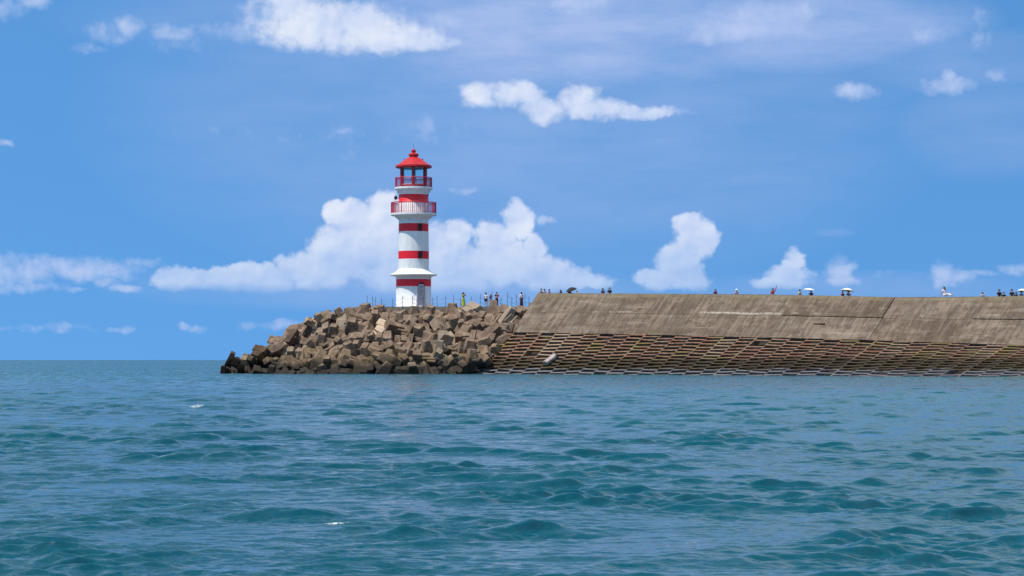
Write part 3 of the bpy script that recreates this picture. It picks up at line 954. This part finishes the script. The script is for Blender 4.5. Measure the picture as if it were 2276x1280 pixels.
roof = obj_bm('roof', bm, M_RED, lh, True); roof.data.set_sharp_from_angle(angle=.5)
bm = bmesh.new()      # small hooks on the roof ridge
for sx in (-1, 1):
    box(bm, Vector((sx*20*S, 0, hz(354))), (.12, .12, .14))
obj_bm('roof_hook', bm, M_DRED, roof)
bm = bmesh.new(); tube(bm, [(0, 0, hz(332)), (0, 0, hz(326)), (0, 0, hz(318))], [.035, .025, .012], 6)
obj_bm('lightning_rod', bm, simple('grey_steel', (.16, .2, .28), .4, .1, 4, .6), roof)
# floodlights on brackets over the lower gallery
def flood(px, py, side, lab):
    x = (px-919.3)*S
    e = empty('floodlight', LB+Vector((x, -.3, hz(py))))
    tag(e, lab, 'floodlight', 'black floodlights on the tower')
    bm = bmesh.new(); box(bm, Vector((0, -.05, 0)), (.34, .22, .36), Euler((.3, .2*side, 0)).to_matrix()); obj_bm('housing', bm, M_BLACK, e)
    bm = bmesh.new(); box(bm, Vector((0, -.18, -.03)), (.28, .02, .3), Euler((.3, .2*side, 0)).to_matrix()); obj_bm('lens', bm, simple('dull_lens', (.05, .05, .06), .2), e)
    bm = bmesh.new(); xt = -side*(abs(x)-31.5*S)
    tube(bm, [(0, 0, -.28), (0, 0, .3)], .035, 6); tube(bm, [(-.2*side*-1, 0, .02), (-side*(abs(x)-31*S), .3, -.02)], .03, 6)
    tube(bm, [(-.2, 0, .02), (.2, 0, .02)], .04, 6)
    obj_bm('bracket', bm, M_BLACK, e)
flood(880, 440, -1, 'black floodlight sticking out left of the tower above the wide gallery')
flood(949, 434, 1, 'dark floodlight hugging the right side of the top red band')

# ------------------------------------------------------------------ chain fence round the platform
fe = empty('chain_fence', Vector((-10, 261.7, ZP)))
tag(fe, 'thin blue-grey post and chain fence along the edge of the lighthouse platform', 'fence')
m_post = simple('fence_steel', (.17, .22, .33), .5, .1, 3, .2)
xs = [(816, 261.9, 1.25), (829, 261.6, 1.15), (834, 263.5, 1.15), (848, 261.6, .9), (872, 261.6, .9), (895, 261.5, 1.2), (916, 261.5, 1.2), (940, 261.5, .7), (962, 261.5, 1.0), (972, 262.5, 1.25), (990, 261.6, 1.2), (1008, 261.8, 1.3),
      (1024, 261.7, 1.0), (1047, 261.8, 1.1), (1067, 261.8, 1.35), (1084, 263, 1.1), (1113, 262, 1.05), (1127, 262.2, 1.6), (1137, 262.4, 1.1), (1148, 262.7, 1.45), (1167, 263.2, 1.5), (1176, 263.6, 1.2)]
prev = None
for (px, Y, h) in xs:
    x = (px-1138)/F*Y; b = Vector((x, Y, ZP))-fe.location
    bm = bmesh.new(); lean = random.uniform(-.06, .06)
    tube(bm, [b, b+Vector((lean, 0, h))], .035, 6); tube(bm, [b, b+Vector((0, 0, .04))], .09, 8)
    tube(bm, [b+Vector((lean, 0, h)), b+Vector((lean, 0, h+.06))], .05, 6)
    obj_bm('post', bm, m_post, fe)
    top = b+Vector((lean, 0, h*.85))
    if prev is not None:
        for fr in (1.0, .5):
            p0 = Vector((prev.x, prev.y, prev.z*fr)); p1 = Vector((top.x, top.y, top.z*fr))
            sag = .14*(p1-p0).length
            bm = bmesh.new()
            tube(bm, [p0.lerp(p1, q/8)-Vector((0, 0, sag*4*(q/8)*(1-q/8))) for q in range(9)], .016, 4)
            obj_bm('chain', bm, m_post, fe)
    prev = top

# ------------------------------------------------------------------ pale broken culvert piece on the lattice
a = 13.6
def find_lat(px, py):
    best = None
    for a in np.linspace(-1, 40, 300):
        for w in np.linspace(0, 1, 60):
            p = spt(a, w); d_ = math.hypot(1138+F*p.x/p.y-px, 800-F*(p.z-HC)/p.y-py)
            if best is None or d_ < best[0]: best = (d_, a, w)
    return best[1:]
a, wq = find_lat(1227, 803)
c0 = spt(a, wq, .33)
up = (spt(a, wq-.1)-spt(a, wq)).normalized(); nr_ = TD.cross(up).normalized(); nr_ = -nr_ if nr_.y > 0 else nr_
axd = (up*.92+TD*.25).normalized(); sd_ = axd.cross(nr_).normalized()
e = empty('concrete_culvert', c0); e.scale = (.76, .76, .76); tag(e, 'pale broken double-barrelled concrete culvert piece stranded on the lattice', 'culvert')
bm = bmesh.new()
Lc, Wc, Hc = 2.1, .95, .62
Rm = Matrix((axd, sd_, nr_)).transposed()
# body as shell with two round bores
def bore_section(x, jit=0):
    outer = []; holes = []
    for k in range(32):
        t = 2*math.pi*k/32; 
        cx, cy = math.cos(t), math.sin(t)
        s_ = 1/max(abs(cx), abs(cy)*1.0)
        outer.append(Vector((x+random.uniform(-jit, jit), cx*min(s_, 1.12)*Wc/2, cy*min(s_, 1.12)*Hc/2)))
    for hc in (-1, 1):
        holes.append([Vector((x, hc*Wc*.235+.17*math.cos(2*math.pi*k/16), .2*math.sin(2*math.pi*k/16))) for k in range(16)])
    return outer, holes
m_pale = simple('pale_concrete', (.46, .38, .36), .8, .3, 2)
sa, sb = bore_section(-Lc/2, .07), bore_section(Lc/2, .03)
va = [bm.verts.new(Rm @ p) for p in sa[0]]; vb = [bm.verts.new(Rm @ p) for p in sb[0]]
for k in range(32): bm.faces.new((va[k], va[(k+1) % 32], vb[(k+1) % 32], vb[k]))
for vset, hs in ((va, sa[1]), (vb, sb[1])):
    es = []
    def loop_edges(vs):
        r_ = []
        for i in range(len(vs)):
            ed = bm.edges.get((vs[i], vs[(i+1) % len(vs)])) or bm.edges.new((vs[i], vs[(i+1) % len(vs)]))
            r_.append(ed)
        return r_
    es += loop_edges(vset)
    hv = [[bm.verts.new(Rm @ p) for p in h] for h in hs]
    for h in hv: es += loop_edges(h)
    bmesh.ops.triangle_fill(bm, edges=es, use_beauty=True, use_dissolve=False)
    if vset is va: hva = hv
    else: hvb = hv
for ha, hb in zip(hva, hvb):
    for k in range(16): bm.faces.new((ha[k], hb[k], hb[(k+1) % 16], ha[(k+1) % 16]))
obj_bm('culvert_body', bm, m_pale, e)
bm = bmesh.new()
box(bm, Rm @ Vector((Lc/2-.02, 0, .0)), (.16, Wc*1.16, Hc*1.2), Rm); bmesh.ops.bevel(bm, geom=bm.edges[:], offset=.05, segments=2, affect='EDGES')
obj_bm('collar', bm, simple('stained_collar', (.16, .10, .11), .85, .25, 3), e)

# ------------------------------------------------------------------ people
SKIN = simple('skin', (.46, .27, .19), .55, .05)
HAIR = simple('black_hair', (.012, .009, .008), .5, .1)
clothm = {}
def cloth(c):
    if c not in clothm: clothm[c] = simple('cloth', c, .85, .12, 8)
    return clothm[c]
BASEJ = dict(pelvis=(0, 0, .92, .125), spine=(0, 0, 1.08, .11), chest=(0, .0, 1.27, .13), neck=(0, .0, 1.42, .048), head=(0, -.015, 1.53, .092), crown=(0, .0, 1.60, .07),
    shl=(-.165, 0, 1.35, .052), ell=(-.22, .02, 1.09, .038), wrl=(-.23, -.05, .86, .026), hal=(-.23, -.075, .79, .03),
    shr=(.165, 0, 1.35, .052), elr=(.22, .02, 1.09, .038), wrr=(.23, -.05, .86, .026), har=(.23, -.075, .79, .03),
    hil=(-.09, 0, .86, .088), knl=(-.10, -.02, .48, .056), anl=(-.105, .02, .08, .036), tol=(-.115, -.13, .032, .03),
    hir=(.09, 0, .86, .088), knr=(.10, -.02, .48, .056), anr=(.105, .02, .08, .036), tor=(.115, -.13, .032, .03))
BON = [('pelvis','spine'),('spine','chest'),('chest','neck'),('neck','head'),('head','crown'),('chest','shl'),('shl','ell'),('ell','wrl'),('wrl','hal'),
       ('chest','shr'),('shr','elr'),('elr','wrr'),('wrr','har'),('pelvis','hil'),('hil','knl'),('knl','anl'),('anl','tol'),('pelvis','hir'),('hir','knr'),('knr','anr'),('anr','tor')]
def person(loc, yaw, label, pose=None, k=1.0, top=None, bottom=None, skirt=None, hair='short', hat=None, sleeves='short', group=None, lowlegs=False, mask=None):
    J = {a: list(b) for a, b in BASEJ.items()}
    for a, b in (pose or {}).items():
        if len(b) == 3: J[a][:3] = b
        else: J[a] = list(b)
    root = empty('person', loc, yaw); root.scale = (k, k, k)
    tag(root, label, 'person', group)
    bm = bmesh.new(); sk = bm.verts.layers.skin.verify(); vs = {}
    for a, (x, y, z, r) in J.items():
        v = bm.verts.new((x, y, z)); v[sk].radius = (r, r*(.72 if a in ('pelvis', 'spine', 'chest') else 1)); v[sk].use_root = (a == 'pelvis'); vs[a] = v
    for a, b in BON: bm.edges.new((vs[a], vs[b]))
    me = bpy.data.meshes.new('t'); bm.to_mesh(me); bm.free()
    t = bpy.data.objects.new('t', me); COL.objects.link(t)
    md = t.modifiers.new('s', 'SKIN'); md.use_smooth_shade = True
    sb = t.modifiers.new('u', 'SUBSURF'); sb.levels = 1; sb.render_levels = 1
    dg = bpy.context.evaluated_depsgraph_get()
    bme = bpy.data.meshes.new_from_object(t.evaluated_get(dg))
    bpy.data.objects.remove(t); bpy.data.meshes.remove(me)
    src = bmesh.new(); src.from_mesh(bme); src.normal_update()
    jv = {a: Vector(b[:3]) for a, b in J.items()}
    def nearest(p):
        best = None
        for a, b in BON:
            A, B = jv[a], jv[b]; d_ = B-A; u = max(0, min(1, (p-A).dot(d_)/d_.dot(d_)))
            q = (p-(A+d_*u)).length-(J[a][3]*(1-u)+J[b][3]*u)*.9
            if best is None or q < best[0]: best = (q, a, b, u)
        return best[1:]
    fz = [(f, nearest(f.calc_center_median())) for f in src.faces]
    # hands with fingers, nose and ears go into the body mesh
    bb = src.copy()
    for s_ in ('l', 'r'):
        w_, h_ = jv['wr'+s_], jv['ha'+s_]; d_ = (h_-w_).normalized()
        sdv = d_.cross(Vector((0, 1, 0)) if abs(d_.y) < .8 else Vector((0, 0, 1))).normalized(); pv = d_.cross(sdv)
        for i_ in range(4):
            st = h_+sdv*(.026*(i_-1.5))*.8
            l_ = (.06, .072, .068, .052)[i_]
            tube(bb, [st, st+d_*l_*.6+pv*.008, st+d_*l_+pv*.026], [.0095, .008, .006], 5)
        st = h_-sdv*.022-d_*.03
        tube(bb, [st, st-sdv*.028+d_*.025, st-sdv*.035+d_*.055], [.011, .009, .007], 5)
    H = jv['head']
    hull(bb, [H+Vector(q) for q in ((-.014, -.085, -.02), (.014, -.085, -.02), (0, -.118, -.018), (0, -.085, .03))])
    for sx in (-1, 1): tube(bb, [H+Vector((sx*.088, 0, -.03)), H+Vector((sx*.1, .006, 0)), H+Vector((sx*.088, .01, .03))], .012, 5)
    for sx in (-1, 1): tube(bb, [H+Vector((sx*.034, -.084, .02)), H+Vector((sx*.034, -.092, .02))], .009, 6)
    body = obj_bm('body', bb, SKIN, root, True)
    def garment(name, sel, off, mat):
        g = src.copy(); g.faces.ensure_lookup_table(); g.normal_update()
        keepf = [i for i, (f, bn_) in enumerate(fz) if sel(*bn_)]
        ks = set(keepf)
        offs = {v: v.normal*off for v in g.verts}
        for v, q in offs.items(): v.co += q
        bmesh.ops.delete(g, geom=[f for i, f in enumerate(g.faces) if i not in ks], context='FACES')
        return obj_bm(name, g, mat, root, True)
    if top:
        sl = {'none': -1, 'short': .6, 'long': 9}[sleeves]
        def tsel(a, b, u):
            if (a, b) in (('spine', 'chest'), ('pelvis', 'spine'), ('chest', 'shl'), ('chest', 'shr')): return True
            if (a, b) == ('chest', 'neck'): return u < .5
            if a in ('shl', 'shr'): return u < sl
            if a in ('ell', 'elr'): return sl > 1
            return False
        garment('shirt' if not (skirt and skirt[2] == top) else 'dress_top', tsel, .018, cloth(top))
    if bottom:
        def bsel(a, b, u):
            if a == 'pelvis' and b != 'spine': return True
            if (a, b) == ('pelvis', 'spine'): return u < .4
            if a in ('hil', 'hir'): return (not lowlegs) or u < .5
            if a in ('knl', 'knr'): return not lowlegs
            return False
        garment('shorts' if lowlegs else 'trousers', bsel, .022, cloth(bottom))
    if skirt:
        hem, flare, c_ = skirt
        bm = bmesh.new(); rings = []
        for i_ in range(9):
            f_ = i_/8; z = 1.06+(hem-1.06)*f_
            r_ = .125+(flare-.125)*(f_**.8); ring = []
            for q in range(20):
                t_ = 2*math.pi*q/20; rr = r_*(1+.06*math.sin(q*2.6)*f_)
                ring.append(bm.verts.new((rr*math.cos(t_), rr*.85*math.sin(t_), z)))
            rings.append(ring)
        for r0_, r1_ in zip(rings, rings[1:]):
            for q in range(20): bm.faces.new((r0_[q], r0_[(q+1) % 20], r1_[(q+1) % 20], r1_[q]))
        obj_bm('skirt', bm, cloth(c_), root, True)
    if hair:
        bm = bmesh.new()
        bmesh.ops.create_icosphere(bm, subdivisions=2, radius=1, matrix=Matrix.Translation(H+Vector((0, .022, .03))) @ Matrix.Diagonal((.112, .118, .115, 1)))
        if hair == 'long':
            tube(bm, [H+Vector((0, .06, .04)), H+Vector((0, .10, -.10)), H+Vector((0, .10, -.28)), H+Vector((0, .09, -.42))], [.09, .105, .10, .05], 10)
        if hair == 'bun':
            bmesh.ops.create_icosphere(bm, subdivisions=2, radius=.055, matrix=Matrix.Translation(H+Vector((0, .08, .12))))
        # leave the face open
        for v in bm.verts:
            q = v.co-H
            if q.y < -.05 and q.z < .06: v.co.y = H.y-.03+random.uniform(-.005, .005)
        obj_bm('hair', bm, HAIR, root, True)
    if hat:
        c_, brim = hat
        bm = bmesh.new()
        n0 = len(bm.verts); lathe(bm, [(0, .175), (.07, .17), (.105, .12), (.115, .06), (brim, .035), (brim, .025), (.11, .045)], 20)
        for v in bm.verts: v.co += H
        obj_bm('hat', bm, cloth(c_), root, True)
    if mask:
        return root, J
    return root

def umbrella(loc, tilt, label, c, r=.55, group='umbrellas above the seawall', sag=.2, shaft=.75):
    e = empty('umbrella', loc); e.rotation_euler = tilt; tag(e, label, 'umbrella', group)
    bm = bmesh.new(); n_ = 8; m_ = 6
    apex = bm.verts.new((0, 0, 0)); rings = []
    for j in range(1, m_+1):
        f_ = j/m_; ring = []
        for q in range(n_*4):
            t_ = 2*math.pi*q/(n_*4); sc_ = 1-.05*abs(math.sin(t_*n_/2))*f_
            ring.append(bm.verts.new((r*f_*sc_*math.cos(t_), r*f_*sc_*math.sin(t_), -sag*f_**2.0)))
        rings.append(ring)
    for q in range(n_*4): bm.faces.new((apex, rings[0][q], rings[0][(q+1) % (n_*4)]))
    for r0_, r1_ in zip(rings, rings[1:]):
        for q in range(n_*4): bm.faces.new((r0_[q], r1_[q], r1_[(q+1) % (n_*4)], r0_[(q+1) % (n_*4)]))
    cn = obj_bm('canopy', bm, cloth(c), e, True)
    for q in range(n_):
        t_ = 2*math.pi*q/n_; bm = bmesh.new()
        tube(bm, [(r*f_*math.cos(t_), r*f_*math.sin(t_), -sag*f_**2-.012) for f_ in (0, .33, .66, .97)], .004, 4)
        obj_bm('rib', bm, M_BLACK, cn)
    bm = bmesh.new(); tube(bm, [(0, 0, .06), (0, 0, -shaft)], .009, 6); obj_bm('shaft', bm, M_BLACK, e)
    bm = bmesh.new(); tube(bm, [(0, 0, -shaft), (0, 0, -shaft-.06), (.03, 0, -shaft-.09), (.05, 0, -shaft-.05)], .014, 6); obj_bm('handle', bm, M_BLACK, e)
    return e

def plat(px, Y): return Vector(((px-1138)/F*Y, Y, ZP))
PG = 'people standing on the lighthouse platform'
both_up = dict(ell=(-.27, -.12, 1.22), wrl=(-.10, -.22, 1.42), hal=(-.06, -.23, 1.48), elr=(.27, -.12, 1.22), wrr=(.10, -.22, 1.42), har=(.06, -.23, 1.48))
one_up = dict(elr=(.22, -.03, 1.58), wrr=(.20, -.08, 1.82), har=(.20, -.09, 1.90))
hold = dict(ell=(-.24, -.02, 1.12), wrl=(-.08, -.2, 1.10), hal=(-.02, -.23, 1.11), elr=(.24, -.02, 1.12), wrr=(.08, -.2, 1.14), har=(.03, -.23, 1.15))
person(plat(1030, 261.9), math.radians(55), 'woman in a long yellow-green dress raising both hands to her face on the platform', both_up, 1.02, top=(.42, .42, .01), skirt=(.10, .27, (.42, .42, .01)), hair='long', group=PG, sleeves='short')
person(plat(1080, 262.4), math.radians(160), 'person in a loose white top, dark shorts and bare legs on the platform', None, 1.0, top=(.72, .68, .72), bottom=(.02, .015, .03), hair='bun', group=PG, lowlegs=True)
person(plat(1091, 262.8), math.radians(20), 'person in a long teal dress with one arm raised on the platform', one_up, .90, top=(.02, .05, .12), skirt=(.08, .24, (.01, .13, .22)), hair='long', group=PG)
person(plat(1104, 261.8), math.radians(10), 'person in black holding something pink in front of them on the platform', hold, 1.02, top=(.015, .012, .02), bottom=(.012, .01, .015), hair='short', group=PG)
person(plat(1159, 262.5), math.radians(200), 'person in a white top and long dark purple skirt near the seawall end', None, 1.04, top=(.80, .78, .82), skirt=(.12, .23, (.035, .01, .05)), hair='short', group=PG, sleeves='long')
bg_ = bmesh.new()
box(bg_, Vector((0, 0, 0)), (.26, .10, .30)); bmesh.ops.bevel(bg_, geom=bg_.edges[:], offset=.03, segments=2, affect='EDGES')
tube(bg_, [(-.08, 0, .15), (-.06, 0, .24), (.06, 0, .24), (.08, 0, .15)], .012, 5)
o = obj_bm('handbag', bg_, cloth((.62, .22, .30))); o.location = plat(1104.5, 261.52)+Vector((0, 0, 1.12)); o.rotation_euler = (0, 0, .17)
tag(o, 'pink bag held in front of the person in black on the platform', 'bag')

WG = 'people on the promenade with heads above the seawall'
def behind(px, vis, H=1.62, off=1.35):
    """place a person so that its head rises vis metres above the parapet"""
    a = a_at_px(px); 
    for _ in range(6):
        p = Tp(a)+ND*off; a += ((px-1138)/F*p.y-p.x)/.9
    p = Tp(a)+ND*off
    zf = Tp(a).z-.98
    k = (vis+.98+.1)/1.70
    return Vector((p.x, p.y, zf)), k
def bp(px, vis, yaw, label, **kw):
    loc, k = behind(px, vis); return person(loc, math.radians(yaw), label, k=k, group=WG, **kw)
bk = (.012, .011, .015)
bp(1203, .60, 20, 'dark haired person at the left end of the seawall, left one of the close pair', top=(.35, .30, .28), hair='short')
bp(1210, .55, 200, 'dark haired person at the left end of the seawall, right one of the close pair', top=(.5, .45, .45), hair='short')
bp(1221, .50, 60, 'person in purple-pink standing low, just right of the close pair', top=(.30, .12, .25), hair='short')
bp(1247, .46, -60, 'dark haired person bending over left of the black umbrella', top=bk, hair='long', pose=dict(head=(-.03, -.06, 1.51, .092), elr=(-.2, -.2, 1.30), ell=(-.34, -.15, 1.34)))
loc, k = behind(1266, .50); person(loc, 0, 'person in black under the tilted black umbrella', k=k, group=WG, top=bk, hair='short', pose=dict(ell=(-.2, -.12, 1.18), wrl=(-.05, -.2, 1.32), hal=(-.02, -.2, 1.38)))
umbrella(loc+Vector((.12, -.1, 2.03*k-.15)), (.25, -.30, 0), 'black umbrella held low and tilted over people near the left end of the seawall', (.01, .01, .012), r=.66, sag=.30, shaft=.62)
bp(1282, .36, -20, 'short person in beige right beside the black umbrella', top=(.45, .33, .24), hair='short')
bp(1340, .66, 20, 'person in purple, left of a pair on the left part of the seawall', top=(.16, .04, .16), hair='long')
bp(1355, .74, 0, 'person in black, right of a pair on the left part of the seawall', top=bk, hair='short')
bp(1590, .60, -30, 'lone person in dark magenta with long dark hair near the middle of the seawall', top=(.10, .01, .05), hair='long')
bp(1637, .60, 20, 'person in pink with a white sun hat near the middle of the seawall', top=(.60, .38, .36), hair='short', hat=((.8, .8, .82), .17))
bp(1718, .72, 10, 'person in red with one arm stretched up on the seawall', top=(.42, .05, .07), hair='long', pose=dict(elr=(.26, -.02, 1.52), wrr=(.33, -.04, 1.80), har=(.35, -.05, 1.88)), sleeves='long')
bp(1778, .66, 40, 'dark haired person in a pale yellow top, left of the flat white umbrella', top=(.62, .56, .36), hair='short')
loc, k = behind(1803, .55); person(loc, 0, 'dark figure in black sheltering under the flat white umbrella', k=k, group=WG, top=bk, hair='long', pose=dict(ell=(-.2, -.12, 1.18), wrl=(-.08, -.2, 1.32), hal=(-.06, -.2, 1.38)))
umbrella(loc+Vector((-.22, -.12, 1.78*k+.13)), (.02, .08, 0), 'flat white umbrella with a greenish edge, left of the two white ones mid seawall', (.80, .82, .70), r=.62, sag=.17, shaft=.62)
bp(1873, .58, 30, 'person in dark red, left one sharing the domed white umbrella', top=(.22, .05, .07), hair='short')
loc, k = behind(1886, .60); person(loc, math.radians(-20), 'dark haired person in a pink top, right one sharing the domed white umbrella', k=k, group=WG, top=(.50, .22, .26), hair='short', pose=dict(ell=(-.2, -.12, 1.18), wrl=(-.08, -.2, 1.32), hal=(-.06, -.2, 1.38)))
umbrella(loc+Vector((-.12, -.12, 1.78*k+.15)), (-.12, .12, 0), 'domed white umbrella shared by two people on the seawall', (.84, .82, .76), r=.66, sag=.26, shaft=.62)
# woman sitting on the coping with her legs along it
a = a_at_px(2094); pw_ = Tp(a)+ND*.38+Vector((0, 0, .16))
sit = dict(pelvis=(0, 0, .10, .13), spine=(0, 0, .28, .11), chest=(0, 0, .47, .13), neck=(0, 0, .62, .048), head=(-.01, -.015, .74, .092), crown=(0, 0, .81, .07),
    shl=(-.06, -.16, .55, .052), ell=(-.12, -.2, .32, .038), wrl=(-.18, -.2, .10, .026), hal=(-.2, -.2, .03, .03),
    shr=(.0, .165, .55, .052), elr=(.08, .18, .32, .038), wrr=(.28, .12, .25, .026), har=(.34, .1, .24, .03),
    hil=(.06, -.09, .10, .088), knl=(.45, -.10, .20, .056), anl=(.78, -.1, .05, .036), tol=(.86, -.1, .13, .03),
    hir=(.06, .09, .10, .088), knr=(.45, .10, .20, .056), anr=(.78, .1, .05, .036), tor=(.86, .1, .13, .03))
person(pw_, math.atan2(TD.y, TD.x), 'long haired woman in a white top sitting on top of the seawall', pose=sit, k=1.12, top=(.75, .68, .72), bottom=(.70, .66, .68), hair='long', sleeves='short')
bp(2184, .52, 0, 'lone dark haired person in a pink top right of the sitting woman', top=(.55, .40, .38), hair='bun')
bp(2221, .80, 20, 'tall person in black, leftmost of the group at the right edge', top=bk, hair='short')
bp(2231, .52, -20, 'shorter dark person beside the tall leftmost one of the right group', top=(.03, .02, .02), hair='short')
bp(2249, .80, 10, 'tall person in dark clothes, third from the left in the right hand group', top=(.03, .02, .04), hair='short')
bp(2258, .50, -30, 'shorter dark person, fourth from the left in the right hand group', top=(.02, .02, .025), hair='long')
loc, k = behind(2270, .58); person(loc, 0, 'person in a pale lilac top under the white umbrella at the right edge', k=k, group=WG, top=(.45, .38, .5), hair='short', pose=dict(ell=(-.2, -.12, 1.18), wrl=(-.08, -.2, 1.32), hal=(-.06, -.2, 1.38)))
umbrella(loc+Vector((.12, -.12, 1.75*k+.13)), (-.1, .1, 0), 'bluish white umbrella cut off by the right edge of the picture', (.78, .82, .9), r=.55, sag=.24, shaft=.62)
